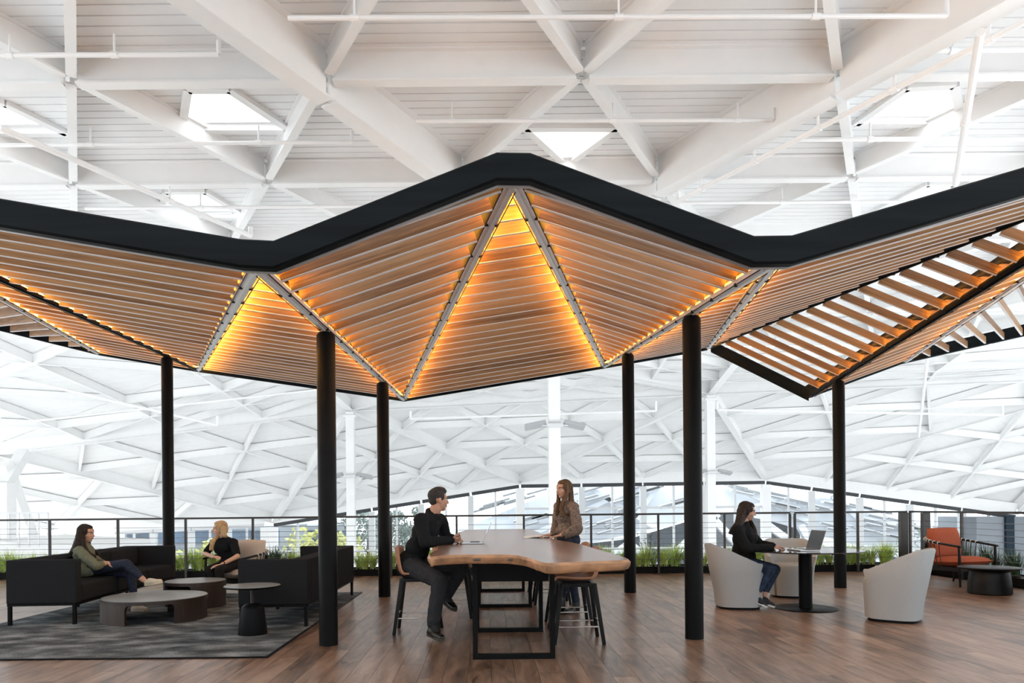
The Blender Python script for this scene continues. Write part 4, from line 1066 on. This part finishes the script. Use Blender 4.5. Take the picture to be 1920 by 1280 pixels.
# laptops ------------------------------------------------------------------
def laptop(label, p, rz, open_deg, w=.32, d=.225, lm='silver'):
    # hinge at +x side, user on -x side
    t = thing('laptop', label, 'laptop', p, rz, 'open laptops')
    b = MB().box((0, 0, .008), (d, w, .014)).build('base', 'silver', t, bevel=.004)
    MB().box((.025, 0, .0157), (d * .45, w * .86, .0012)).build('keyboard', 'keyb', b); MB().box((-.065, 0, .0157), (.06, .10, .001)).build('trackpad', 'silver', b)
    a = math.radians(open_deg); ux = V((math.cos(a), 0, math.sin(a))); o = V((d / 2, 0, .013))
    l = MB().bar(o, o - V((ux.x, 0, -ux.z)) * d if False else o + V((-math.cos(a), 0, math.sin(a))) * d, w, .007, up=(1, 0, 0)).build('lid', lm, t, bevel=.003)
    nn = V((-math.sin(a), 0, -math.cos(a)))
    c0, c1 = o + V((-math.cos(a), 0, math.sin(a))) * .012 + nn * .0042, o + V((-math.cos(a), 0, math.sin(a))) * (d - .01) + nn * .0042
    MB().bar(c0, c1, w - .016, .0012, up=(1, 0, 0)).build('screen', 'screen', l)
    MB().tube([(d / 2, -w * .42, .014), (d / 2, w * .42, .014)], .006, 8).build('hinge', 'keyb', t)
laptop('thin silver laptop open on the long wooden table', (fl(886, 1018.5, TZ).x, fl(886, 1018.5, TZ).y + .02, TZ), 0, 113)
laptop('dark grey laptop open on the round black table', (fl(1472, 1027, .73).x - .0, 8.62, .73), math.radians(3), 108, .34, .245, 'darkgrey')
# magazine on the table
mp_ = fl(1008, 1008, TZ)
t = thing('open_magazine', 'open magazine lying on the long table under the woman\'s hands', 'magazine', (mp_.x + .04, mp_.y + .05, TZ), math.radians(6))
for s_ in (-1, 1):
    rings = []
    for k in range(7):
        u = k / 6; z = .004 + .022 * math.sin(PI * (u ** .6)) ; rings.append([(s_ * u * .20, -.14, z), (s_ * u * .20, .14, z), (s_ * u * .20, .14, max(0.0005, z - .008)), (s_ * u * .20, -.14, max(.0005, z - .008))])
    MB().loft(rings).build('page_block', 'paper', t)
MB().box((-.10, -.01, .0006), (.22, .29, .001)).build('cover', mat('magazine_cover_green', (.06, .09, .05), .4), t); MB().box((.10, -.01, .0006), (.20, .29, .001)).build('cover', mat('magazine_cover_red', (.25, .03, .06), .4), t)
# ================================================================= PEOPLE
def skin(name, c): return mat(name, c, 0.5, var=0.06, vscale=30, spec=0.35)
MT['eye'] = mat('eye_white', (.75, .73, .70), .25); MT['iris'] = mat('iris_dark', (.03, .018, .012), .15)
FOLD = bpy.data.textures.new('cloth_folds', 'CLOUDS'); FOLD.noise_scale = .075; FOLD.noise_depth = 2
STRAND = bpy.data.textures.new('hair_locks', 'CLOUDS'); STRAND.noise_scale = .02
def remesh(o, vox, smooth=4, disp=0.0, tex=None, fac=.5):
    m = o.modifiers.new('Remesh', 'REMESH'); m.mode = 'VOXEL'; m.voxel_size = vox; m.use_smooth_shade = True
    if disp:
        d = o.modifiers.new('Folds', 'DISPLACE'); d.texture = tex or FOLD; d.strength = disp; d.texture_coords = 'GLOBAL'
    s = o.modifiers.new('Smooth', 'SMOOTH'); s.factor = fac; s.iterations = smooth
    return o
def frame3(f, u=(0, 0, 1)):
    f = V(f).normalized(); r = f.cross(V(u)).normalized(); u = r.cross(f).normalized(); return f, r, u
def R3(r, f, u): return Mx((r, f, u)).transposed()      # columns r,f,u -> ellipsoid axes
def hand(mb, w, d, pn, thumb, curl=20, sc=1.0, spread=.0):
    # w wrist, d finger direction, pn direction the palm faces, thumb = +1/-1 side along d x pn
    d = V(d).normalized(); pn = V(pn); pn = (pn - d * pn.dot(d)).normalized(); s = d.cross(pn).normalized()
    w = V(w); pl = .088 * sc
    for k in (-1.0, -.35, .35, 1.0):
        mb.cap(w + s * k * .018 * sc + d * .01, w + d * pl * (.98 - .06 * abs(k)) + s * k * .029 * sc, .0155 * sc, .0125 * sc, 8)
    for i, (off, ln) in enumerate(((1.5, .95), (.5, 1.06), (-.5, 1.0), (-1.5, .78))):
        off *= thumb; p = w + d * pl * (1 - .04 * abs(off)) + s * off * .0195 * sc; dd = (d + s * off * spread).normalized(); a = math.radians(curl * (.8 + .12 * i))
        r = .0092 * sc
        for L, k in ((.043, .6), (.027, 1.0), (.022, .9)):
            q = Quaternion(dd.cross(pn).normalized(), a * k); dd = (q @ dd).normalized(); e = p + dd * L * ln * sc; mb.cap(p, e, r, r * .9, 8); p = e; r *= .9
    b = w + d * .022 * sc + s * thumb * .026 * sc; t1 = b + (d * .55 + s * thumb * .75 + pn * .25).normalized() * .042 * sc; t2 = t1 + (d * .85 + s * thumb * .25 + pn * .35).normalized() * .032 * sc; t3 = t2 + (d * .95 + pn * .3).normalized() * .026 * sc
    mb.cap(b, t1, .014 * sc, .012 * sc, 8); mb.cap(t1, t2, .0115 * sc, .010 * sc, 8); mb.cap(t2, t3, .010 * sc, .0085 * sc, 8)
def head(mb, c, f, u, s=1.0, male=False):
    f, r, u = frame3(f, u); c = V(c); M = R3(r, f, u)
    def P(a, b, d): return c + (r * a + f * b + u * d) * s
    def E(p, rr): mb.ell(P(*p), [k * s for k in rr], M, 16, 10)
    E((0, -.014, .034), (.073, .094, .084)); E((0, .018, -.028), (.060, .068, .082)); E((0, .050, -.086), (.030 if male else .024, .028, .024)); E((0, .02, -.066), (.050 if male else .044, .058, .036))
    for q in (-1, 1):
        E((q * .036, .052, -.026), (.024, .026, .024)); E((q * .072, -.012, -.008), (.008, .017, .028)); mb.cap(P(q * .010, .083, .026), P(q * .046, .066, .026), .010 * s, .010 * s, 8)
    mb.cap(P(0, .084, .012), P(0, .104, -.024), .0085 * s, .0125 * s, 10); E((-.010, .094, -.029), (.009, .009, .007)); E((.010, .094, -.029), (.009, .009, .007))
    E((0, .081, -.051), (.023, .013, .007)); E((0, .079, -.061), (.020, .013, .008))
    return P, M
def face_parts(P, M, s, par, browmat, lipmat):
    for q in (-1, 1):
        MB().ell(P(q * .031, .0675, .004), (.0140 * s, .012 * s, .0075 * s), M, 10, 7).build('eye', 'eye', par, smooth=True)
        MB().ell(P(q * .031, .0765, .004), (.0062 * s, .0045 * s, .0068 * s), M, 8, 6).build('iris', 'iris', par, smooth=True)
        MB().cap(P(q * .014, .0885, .025), P(q * .046, .073, .027), .0045 * s, .0035 * s, 6).build('eyebrow', browmat, par, smooth=True)
    MB().ell(P(0, .0835, -.056), (.021 * s, .010 * s, .0090 * s), M, 12, 8).build('lips', lipmat, par, smooth=True)
def torso(mb, J, g, wd=1.0, female=False, low=0.0):
    sh = (J['sR'] - J['sL']).normalized(); up = (J['nk'] - J['pel']).normalized(); fw = up.cross(sh).normalized(); sh = fw.cross(up).normalized() * 1; M = R3(sh, fw, up); L = (J['nk'] - J['pel']).length
    pel, nk = J['pel'], J['nk']
    mb.ell(pel + up * .0, (.158 * wd + g, .108 + g, .12 + g), M); mb.ell(pel + up * L * .33, (.135 * wd + g, .098 + g, .15), M); mb.ell(pel + up * L * .66 + fw * .005, (.152 * wd + g, .108 + g, .17), M); mb.ell(pel + up * L * .84, (.150 * wd + g, .088 + g, .10), M)
    mb.cap(J['sL'], J['sR'], .056 + g, None, 12); mb.cap(J['sL'] * .7 + J['sR'] * .3, nk + up * .015, .045 + g, .046 + g * .4); mb.cap(J['sR'] * .7 + J['sL'] * .3, nk + up * .015, .045 + g, .046 + g * .4)
    if female:
        for q in (-1, 1): mb.ell(pel + up * L * .66 + fw * .078 + sh * q * .066, (.058 + g, .050 + g, .060 + g), M)
    return sh, fw, up
def limb(mb, a, b, c, r0, r1, r2, g=0.0):
    mb.cap(a, b, r0 + g, r1 + g); mb.cap(b, c, r1 + g, r2 + g)
def add_part(root, name, mb, m, vox=.009, smooth=4, disp=0.0, tex=None):
    o = mb.build(name, m, root, smooth=True); remesh(o, vox, smooth, disp, tex); return o
def shoe(root, ankle, heel, toe, m, sole, low=False):
    heel, toe, ankle = V(heel), V(toe), V(ankle); d = (toe - heel); L = d.length; d.normalize(); up = V((0, 0, 1)); sd = d.cross(up).normalized(); up = sd.cross(d).normalized()
    mb = MB()
    for q in (-1, 1):
        mb.cap(heel + d * .035 + up * .035 + sd * q * .006, heel + d * L * .55 + up * .034 + sd * q * .018, .034, .034); mb.cap(heel + d * L * .55 + up * .030 + sd * q * .016, toe - d * .032 + up * .026 + sd * q * .010, .033, .025)
    if not low: mb.cap(heel + d * .045 + up * .045, ankle * .6 + heel * .4 + d * .02 + up * .03, .038, .037)
    mb.cap(heel + d * .07 + up * .055, heel + d * L * .5 + up * .045, .034, .030)
    o = add_part(root, 'shoe', mb, m, .006, 3)
    ring = lambda z, k: [heel + d * (L * t) + sd * (w * k) + up * z for t, w in ((-.0, .0), (.04, .026), (.14, .034), (.35, .033), (.6, .041), (.8, .040), (.93, .027), (1.0, .006), (1.0, -.006), (.93, -.024), (.8, -.038), (.6, -.039), (.35, -.032), (.14, -.034), (.04, -.026))]
    MB().loft([ring(-.003, 1.0), ring(.010, 1.05), ring(.020, 1.03)]).build('sole', sole, o, smooth=True)
    return o
def body(root, J, m, hd_s=1.0, female=False, male=False, up=(0, 0, 1), hands=()):
    mb = MB(); P, M = head(mb, J['hd'], J['fw'], up, hd_s, male); f, r, u = frame3(J['fw'], up)
    mb.cap(J['hd'] - u * .075 * hd_s - f * .022, J['nk'] + V((0, 0, .0)), .050 if not male else .062, .055 if not male else .072)
    torso(mb, J, -.012, .95, female)
    for q in 'LR':
        limb(mb, J['s' + q], J['e' + q], J['w' + q], .044, .037, .026); limb(mb, J['h' + q], J['k' + q], J['a' + q], .074, .050, .036)
        mb.cap(J['a' + q], J['t' + q] * .3 + J['a' + q] * .7 - V((0, 0, .02)), .028, .018)
    for h in hands: hand(mb, *h)
    o = add_part(root, 'body', mb, m, .0062, 2); return P, M
def J3(**k): return {a: (V(b) if not isinstance(b, V) else b) for a, b in k.items()}

# ---- seated man ------------------------------------------------------
man = thing('person', 'man in black sweater and dark trousers sitting on a stool at the long table', 'person', (-.665, 7.4, 0))
def local(root, J):       # keep joints relative to the thing's base
    o = root.location; return {k: (v - o if k != 'fw' else v) for k, v in J.items()}
J = local(man, J3(pel=at(769, 1060, 7.40), nk=at(812, 964, 7.42), hd=at(822, 937, 7.42), fw=(.88, .46, -.03),
    sR=at(789, 975, 7.22), eR=at(797, 1016, 7.12), wR=at(845, 1013, 7.40), sL=at(826, 975, 7.62), eL=at(836, 1008, 7.72), wL=at(849, 1009, 7.56),
    hR=at(772, 1062, 7.30), kR=at(825, 1089, 6.98), aR=at(812, 1170, 6.90), hL=at(778, 1058, 7.50), kL=at(866, 1064, 7.60), aL=at(838, 1117, 7.52), tR=at(829, 1192, 6.70), tL=at(853, 1138, 7.42)))
o_ = man.location
P, M = body(man, J, skin('skin_man', (.46, .25, .165)), 1.07, male=True, hands=((J['wR'], (.8, .50, .02), (-.35, .55, .5), 1, 62), (J['wL'], (.85, -.45, .0), (-.3, -.5, -.5), 1, 58)))
hm = mat('hair_black_short', (.014, .012, .011), .55, bump=.6, bscale=300)
face_parts(P, M, 1.07, man, hm, mat('lips_man', (.36, .16, .11), .5))
hb = MB()
def hell(mb, p, rr, P=P, M=M, s=1.07): mb.ell(P(*p), [k * s for k in rr], M, 16, 10)
hell(hb, (0, -.020, .044), (.0755, .0935, .079)); hell(hb, (0, .040, .088), (.052, .044, .030)); hell(hb, (0, -.054, .004), (.060, .050, .060)); hell(hb, (0, .006, .104), (.050, .068, .028))
for q in (-1, 1): hell(hb, (q * .064, .012, .030), (.010, .026, .034))
add_part(man, 'hair', hb, hm, .007, 2, .006, STRAND)
sw = MB(); torso(sw, J, .022, 1.12); limb(sw, J['sR'], J['eR'], J['wR'], .068, .057, .038, .008); limb(sw, J['sL'], J['eL'], J['wL'], .068, .057, .038, .008)
sw.cap(J['nk'] - V((0, 0, .03)), J['nk'] + V((.006, 0, .012)), .085, .070); sw.cap(J['sR'] * .5 + J['sL'] * .5, J['nk'] - V((.02, 0, .0)), .09, .078); sw.ell(J['pel'] + V((.01, 0, .07)), (.135, .17, .10))
add_part(man, 'sweater', sw, mat('black_sweater', (.0105, .0115, .0125), .9, var=.2, vscale=60, bump=.3, bscale=500, spec=.15), .008, 3, .016)
tr = MB(); sh, fw, up = (J['sR'] - J['sL']), None, None
tr.cap(J['hL'], J['hR'], .125, .125); tr.ell(J['pel'] + V((0, 0, .0)), (.13, .175, .115))
limb(tr, J['hR'], J['kR'], J['aR'] + V((0, 0, .02)), .108, .084, .068); limb(tr, J['hL'], J['kL'], J['aL'] + V((0, 0, .02)), .106, .082, .066)
add_part(man, 'trousers', tr, mat('charcoal_trousers', (.026, .027, .030), .85, var=.15, vscale=40, spec=.15), .008, 3, .018)
sk = mat('black_sock', (.01, .01, .01), .9)
for q in 'RL': add_part(man, 'sock', MB().cap(J['a' + q] + V((0, 0, .06)), J['a' + q] - V((0, 0, .02)), .045, .044).cap(J['a' + q] - V((0, 0, .01)), J['a' + q] * .62 + J['t' + q] * .38 - V((0, 0, .018)), .044, .036), sk, .008, 2)
sl = mat('black_shoe_leather', (.009, .009, .009), .28); ss = mat('brown_sole', (.05, .04, .03), .7)
shoe(man, J['aR'], at(803, 1190, 6.95) - o_, at(831, 1201, 6.72) - o_, sl, ss); shoe(man, J['aL'], at(834, 1131, 7.58) - o_, at(855, 1146, 7.40) - o_, sl, ss)

# ---- long hair helper -------------------------------------------------
def long_hair(root, P, M, s, m, strands, front=True, disp=.010):
    mb = MB()
    def E(p, rr): mb.ell(P(*p), [k * s for k in rr], M, 16, 10)
    E((0, -.026, .046), (.081, .094, .080)); E((0, .010, .080), (.066, .064, .038)); E((0, -.062, -.012), (.072, .058, .085))
    if front:
        for q in (-1, 1): E((q * .064, .026, .030), (.015, .034, .042)); E((q * .074, -.004, -.012), (.013, .034, .052))
    for st in strands:
        pts, r0, r1 = st; fd = P(0, 1, 0) - P(0, 0, 0); pp0 = smoothpath(pts, 4)
        for of, kr in ((0, 1), (.020, .75), (-.020, .75)):
            pp = [q + fd * (of / s) * min(1, 2.5 * k / len(pp0)) for k, q in enumerate(pp0)]
            for i in range(len(pp) - 1):
                t0, t1 = i / (len(pp) - 1), (i + 1) / (len(pp) - 1); mb.cap(pp[i], pp[i + 1], (r0 + (r1 - r0) * t0) * kr, (r0 + (r1 - r0) * t1) * kr, 8)
    return add_part(root, 'hair', mb, m, .0068, 2, disp, STRAND)
def hairmat(name, a, b, zs=2.0):
    m, nt, bs = newmat(name); L = nt.links.new; inp(bs, 'Roughness', .6); inp(bs, 'Specular IOR Level', .2); tc = nt.nodes.new('ShaderNodeTexCoord'); mp = nt.nodes.new('ShaderNodeMapping'); mp.inputs['Scale'].default_value = (70, 70, zs); L(tc.outputs['Object'], mp.inputs[0])
    n = nt.nodes.new('ShaderNodeTexNoise'); n.inputs['Scale'].default_value = 1.5; n.inputs['Detail'].default_value = 3; L(mp.outputs[0], n.inputs['Vector']); r = nt.nodes.new('ShaderNodeValToRGB'); e = r.color_ramp.elements; e[0].position = .35; e[1].position = .68; e[0].color = (*a, 1); e[1].color = (*b, 1); L(n.outputs['Fac'], r.inputs[0]); L(r.outputs[0], bs.inputs['Base Color'])
    bp = nt.nodes.new('ShaderNodeBump'); bp.inputs['Strength'].default_value = .5; bp.inputs['Distance'].default_value = .01; L(n.outputs['Fac'], bp.inputs['Height']); L(bp.outputs[0], bs.inputs['Normal']); return m

# ---- standing woman ----------------------------------------------------
wm_ = thing('person', 'woman with long brown hair in a patterned taupe blouse standing at the long table', 'person', (.99, 8.6, 0)); o_ = wm_.location
J = local(wm_, J3(pel=at(1066, 1012, 8.60), nk=at(1060, 943, 8.58), hd=at(1057, 917, 8.55), fw=(-.84, -.52, -.05),
    sL=at(1076, 950, 8.42), eL=at(1083, 990, 8.36), wL=at(1052, 1003, 8.42), sR=at(1047, 949, 8.74), eR=at(1043, 985, 8.80), wR=at(1034, 1001, 8.62),
    hL=at(1071, 1014, 8.50), kL=at(1072, 1078, 8.50), aL=at(1080, 1134, 8.56), hR=at(1061, 1014, 8.70), kR=at(1058, 1078, 8.68), aR=at(1053, 1134, 8.62), tL=at(1066, 1144, 8.44), tR=at(1040, 1144, 8.50)))
P, M = body(wm_, J, skin('skin_standing_woman', (.52, .30, .205)), .98, True, hands=((J['wL'], (-.98, .10, -.16), (0, 0, -1), -1, 14, .9, .12), (J['wR'], (-.97, -.2, -.12), (0, 0, -1), 1, 14, .9, .12)))
h2 = hairmat('hair_brown', (.040, .023, .015), (.20, .115, .062)); face_parts(P, M, .98, wm_, h2, mat('lips_rose', (.42, .17, .14), .45))
S = lambda x, y, Y: at(x, y, Y) - o_
long_hair(wm_, P, M, .98, h2, [([P(-.066, .018, .05), P(-.075, .01, -.05), S(1053, 950, 8.44), S(1056, 966, 8.40), S(1052, 968, 8.40)], .026, .010), ([P(.062, .03, .05), P(.070, .03, -.05), S(1047, 945, 8.56), S(1044, 962, 8.50), S(1044, 966, 8.5)], .022, .010),
    ([P(-.05, -.06, .03), S(1071, 935, 8.55), S(1072, 958, 8.50), S(1064, 964, 8.44)], .040, .018), ([P(.02, -.07, .0), S(1068, 940, 8.66), S(1071, 962, 8.66)], .045, .022)])
MT['blouse'] = mat('taupe_patterned_blouse', (.17, .125, .098), .7, var=.55, vscale=55, spec=.25)
bl = MB(); torso(bl, J, .012, .96, True); limb(bl, J['sL'], J['eL'], J['wL'] + V((.03, 0, .01)), .054, .062, .034, .006); limb(bl, J['sR'], J['eR'], J['wR'] + V((.02, 0, .01)), .052, .056, .032, .006); bl.cap(J['eL'] + V((-.01, 0, -.03)), J['wL'] + V((.06, 0, -.005)), .060, .046); bl.ell(J['pel'] + V((0, 0, .12)), (.155, .165, .11))
add_part(wm_, 'blouse', bl, 'blouse', .008, 3, .022)
MT['navyjean'] = mat('dark_navy_denim', (.018, .024, .042), .8, var=.35, vscale=25, spec=.2); MT['jean'] = mat('blue_denim', (.026, .042, .075), .8, var=.4, vscale=22, spec=.2)
tr = MB(); tr.cap(J['hL'], J['hR'], .118, .118); tr.ell(J['pel'], (.145, .165, .13))
for q in 'LR': limb(tr, J['h' + q], J['k' + q], J['a' + q] + V((0, 0, .03)), .088, .060, .046)
add_part(wm_, 'jeans', tr, 'navyjean', .008, 3, .010)
boot = mat('black_boot', (.012, .012, .012), .35)
for q in 'LR':
    h_ = V((J['a' + q].x + .045, J['a' + q].y + .04, .004)); shoe(wm_, J['a' + q], h_, h_ + V((-.20, -.13, 0)), boot, boot); add_part(wm_, 'boot_shaft', MB().cap(J['a' + q] - V((0, 0, .04)), J['a' + q] + V((0, 0, .08)), .050, .050), boot, .008, 2)
MB().tube([J['wL'] + V((.035, 0, 0)) + V((0, math.cos(k * PI / 5), math.sin(k * PI / 5))) * .036 for k in range(10)], .008, 6, closed=True).build('wrist_watch', 'black', wm_, smooth=True)

# ---- woman on the left sofa ------------------------------------------------
w3 = thing('person', 'woman in olive shirt and jeans sitting cross-legged on the left sofa', 'person', (-5.08, 9.0, 0)); o_ = w3.location
J = local(w3, J3(pel=at(156, 1066, 9.02), nk=at(156, 1026, 9.00), hd=at(162, 1000, 9.0), fw=(.99, -.10, -.06),
    sR=at(149, 1034, 8.80), eR=at(180, 1061, 8.72), wR=at(201, 1055, 8.84), sL=at(160, 1032, 9.20), eL=at(186, 1056, 9.16), wL=at(203, 1056, 8.98),
    hR=at(160, 1070, 8.92), kR=at(236, 1057, 8.86), aR=at(269, 1087, 8.84), hL=at(160, 1068, 9.12), kL=at(245, 1074, 9.02), aL=at(251, 1130, 9.00), tR=at(300, 1092, 8.82), tL=at(268, 1141, 8.95)))
sk3 = skin('skin_sofa_woman', (.50, .285, .195))
P, M = body(w3, J, sk3, 1.0, True, hands=((J['wR'], (.92, .3, -.1), (-.1, .3, -.9), -1, 35, .92), (J['wL'], (.9, -.35, .05), (0, -.2, -.9), 1, 40, .92)))
h3 = hairmat('hair_dark_brown', (.010, .007, .006), (.032, .020, .015)); face_parts(P, M, 1.0, w3, h3, mat('lips_berry', (.30, .08, .10), .45)); S = lambda x, y, Y: at(x, y, Y) - o_
long_hair(w3, P, M, 1.0, h3, [([P(.05, -.04, .05), S(147, 1012, 8.88), S(139, 1030, 8.84), S(132, 1038, 8.86)], .055, .016), ([P(0, -.07, .02), S(145, 1018, 9.0), S(138, 1036, 9.0)], .062, .026),
    ([P(.068, -.01, .0), S(157, 1022, 8.86), S(165, 1036, 8.80), S(176, 1042, 8.80), S(174, 1048, 8.80)], .034, .014), ([P(-.06, .0, .0), S(166, 1024, 9.10), S(176, 1032, 9.10), S(184, 1040, 9.08)], .030, .012), ([P(.06, -.05, -.02), S(142, 1026, 8.84), S(134, 1034, 8.80)], .04, .012)])
MT['olive'] = mat('olive_shirt', (.135, .140, .095), .85, var=.15, vscale=20, spec=.15)
sh_ = MB(); torso(sh_, J, .020, 1.0, True); limb(sh_, J['sR'], J['eR'], J['eR'] * .65 + J['wR'] * .35, .062, .054, .050, .006); limb(sh_, J['sL'], J['eL'], J['eL'] * .65 + J['wL'] * .35, .062, .054, .050, .006); sh_.ell(J['pel'] + V((.02, 0, -.01)), (.20, .225, .135)); sh_.ell(J['pel'] + V((-.05, 0, .0)), (.16, .225, .14)); sh_.ell(J['pel'] + V((.06, -.10, -.01)), (.12, .10, .10)); sh_.cap(J['pel'] + V((-.03, -.13, .01)), J['pel'] + V((.10, -.14, -.02)), .105, .085); sh_.cap(J['pel'] + V((.05, -.15, -.02)), J['pel'] + V((.17, -.17, -.03)), .075, .06)
add_part(w3, 'shirt', sh_, 'olive', .008, 3, .024)
tr = MB(); tr.cap(J['hL'], J['hR'], .092, .092); limb(tr, J['hR'], J['kR'], J['aR'] - V((.05, 0, -.05)), .082, .066, .044); limb(tr, J['hL'], J['kL'], J['aL'] + V((0, 0, .09)), .088, .064, .046)
add_part(w3, 'jeans', tr, 'navyjean', .008, 3, .010)
cl = mat('cream_loafer', (.56, .48, .36), .5); shoe(w3, J['aR'], at(272, 1098, 8.84) - o_, at(305, 1092, 8.80) - o_, cl, cl, True); shoe(w3, J['aL'], V((J['aL'].x - .03, J['aL'].y, .016)), V((J['aL'].x + .20, J['aL'].y - .04, .016)), cl, cl, True)

# ---- blonde woman ------------------------------------------------------------
w4 = thing('person', 'blonde woman in black top and trousers sitting in the beige armchair', 'person', (-3.75, 10.35, 0)); o_ = w4.location
J = local(w4, J3(pel=at(431, 1056, 10.38), nk=at(419, 1011, 10.36), hd=at(412, 991, 10.34), fw=(-.93, -.36, -.05),
    sL=at(438, 1017, 10.28), eL=at(445, 1043, 10.10), wL=at(416, 1058, 9.92), sR=at(402, 1017, 10.40), eR=at(384, 1038, 10.28), wR=at(400, 1044, 10.06),
    hL=at(438, 1060, 10.26), kL=at(411, 1068, 9.80), aL=at(416, 1118, 9.86), hR=at(424, 1059, 10.40), kR=at(394, 1067, 9.92), aR=at(407, 1119, 9.94), tL=at(408, 1128, 9.62), tR=at(400, 1128, 9.72)))
sk4 = skin('skin_blonde_woman', (.58, .35, .25))
P, M = body(w4, J, sk4, .98, True, hands=((J['wL'], (-.8, -.55, -.1), (.1, 0, -1), -1, 22, .9), (J['wR'], (.75, -.6, .1), (0, .2, -1), 1, 30, .9)))
h4 = hairmat('hair_blonde', (.30, .19, .085), (.60, .44, .25)); face_parts(P, M, .98, w4, mat('brow_blonde', (.16, .10, .05), .6), mat('lips_pink', (.48, .22, .18), .45)); S = lambda x, y, Y: at(x, y, Y) - o_
long_hair(w4, P, M, .98, h4, [([P(.03, .0, -.09), S(401, 1012, 10.22), S(397, 1024, 10.18), S(396, 1031, 10.17)], .034, .010), ([P(-.06, -.05, .0), S(420, 1003, 10.24), S(424, 1006, 10.3)], .040, .020)])
MT['blacktee'] = mat('black_tee', (.0095, .010, .0115), .9, var=.2, vscale=50, spec=.12)
te = MB(); torso(te, J, .014, 1.0, True); te.cap(J['sL'], J['sL'] * .2 + J['eL'] * .8, .062, .056); te.cap(J['sR'], J['sR'] * .2 + J['eR'] * .8, .060, .054)
add_part(w4, 'top', te, 'blacktee', .008, 3, .010)
tr = MB(); tr.cap(J['hL'], J['hR'], .115, .115); tr.ell(J['pel'], (.16, .15, .12))
for q in 'LR': limb(tr, J['h' + q], J['k' + q], J['a' + q] + V((0, 0, .04)), .088, .064, .044)
add_part(w4, 'trousers', tr, mat('black_trousers', (.013, .012, .0125), .85, var=.2, vscale=40, spec=.15), .008, 3, .010)
ws = mat('white_sneaker', (.72, .70, .68), .5)
for q in 'LR':
    h_ = V((J['a' + q].x + .04, J['a' + q].y + .05, .016)); shoe(w4, J['a' + q], h_, h_ + V((-.12, -.21, 0)), ws, ws)
MB().tube([J['wL'] + V((.02, .015, .01)) + V((math.sin(k * PI / 5) * .6, -math.sin(k * PI / 5) * .6, math.cos(k * PI / 5))) * .033 for k in range(10)], .006, 6, closed=True).build('bracelet', 'black', w4)

# ---- woman with laptop at the round table ---------------------------------------
w5 = thing('person', 'dark-haired woman in black jacket and jeans typing at the round black table', 'person', (3.2, 8.88, 0)); o_ = w5.location
J = local(w5, J3(pel=at(1391, 1052, 8.90), nk=at(1395, 986, 8.90), hd=at(1401, 958, 8.90), fw=(.93, -.26, -.22),
    sR=at(1382, 995, 8.72), eR=at(1401, 1027, 8.62), wR=at(1446, 1026, 8.66), sL=at(1399, 993, 9.10), eL=at(1424, 1020, 9.08), wL=at(1449, 1023, 8.86),
    hR=at(1394, 1056, 8.80), kR=at(1446, 1066, 8.72), aR=at(1420, 1112, 8.72), hL=at(1396, 1054, 9.00), kL=at(1454, 1067, 8.94), aL=at(1433, 1114, 8.88), tR=at(1437, 1136, 8.70), tL=at(1453, 1138, 8.84)))
sk5 = skin('skin_laptop_woman', (.50, .285, .20))
P, M = body(w5, J, sk5, 1.0, True, hands=((J['wR'], (.97, .12, -.10), (0, 0, -1), 1, 24, .92, .1), (J['wL'], (.97, .02, -.10), (0, 0, -1), -1, 24, .92, .1)))
h5 = hairmat('hair_black_brown', (.012, .009, .009), (.045, .028, .020)); face_parts(P, M, 1.0, w5, h5, mat('lips_soft', (.42, .19, .16), .45)); S = lambda x, y, Y: at(x, y, Y) - o_
long_hair(w5, P, M, 1.0, h5, [([P(.04, -.05, .03), S(1386, 978, 8.80), S(1376, 992, 8.78), S(1370, 1000, 8.80)], .055, .014), ([P(0, -.07, .0), S(1385, 982, 8.92), S(1378, 998, 8.92)], .060, .024), ([P(-.062, .03, .04), P(-.068, .035, -.06), S(1413, 990, 9.0), S(1416, 1005, 8.94), S(1415, 1014, 8.92)], .024, .012), ([P(.066, -.005, .02), P(.066, -.03, -.07), S(1384, 990, 8.76)], .034, .02), ([P(-.05, -.02, -.06), S(1408, 985, 9.02), S(1412, 1008, 8.98)], .028, .012)])
jk = MB(); torso(jk, J, .026, 1.02, True); limb(jk, J['sR'], J['eR'], J['wR'], .062, .054, .036, .008); limb(jk, J['sL'], J['eL'], J['wL'], .062, .054, .036, .008); jk.ell(J['pel'] + V((.01, 0, .06)), (.165, .175, .12)); jk.cap(J['nk'] - V((0, 0, .02)), J['nk'] + V((.01, 0, .03)), .068, .060)
add_part(w5, 'jacket', jk, mat('black_jacket', (.010, .0105, .011), .92, var=.2, vscale=60, bump=.3, bscale=400, spec=.12), .008, 3, .020)
tr = MB(); tr.cap(J['hL'], J['hR'], .115, .115)
for q in 'RL': limb(tr, J['h' + q], J['k' + q], J['a' + q] + (J['k' + q] - J['a' + q]).normalized() * .04, .090, .064, .042)
add_part(w5, 'jeans', tr, 'jean', .008, 3, .010)
bs_ = mat('black_slip_on', (.014, .014, .015), .7); wsole = mat('white_sole', (.66, .64, .60), .6)
shoe(w5, J['aR'], at(1409, 1126, 8.72) - o_, at(1438, 1141, 8.70) - o_ + V((0, 0, .012)), bs_, wsole, True); shoe(w5, J['aL'], at(1421, 1127, 8.86) - o_, at(1453, 1141, 8.80) - o_ + V((0, 0, .012)), bs_, wsole, True)
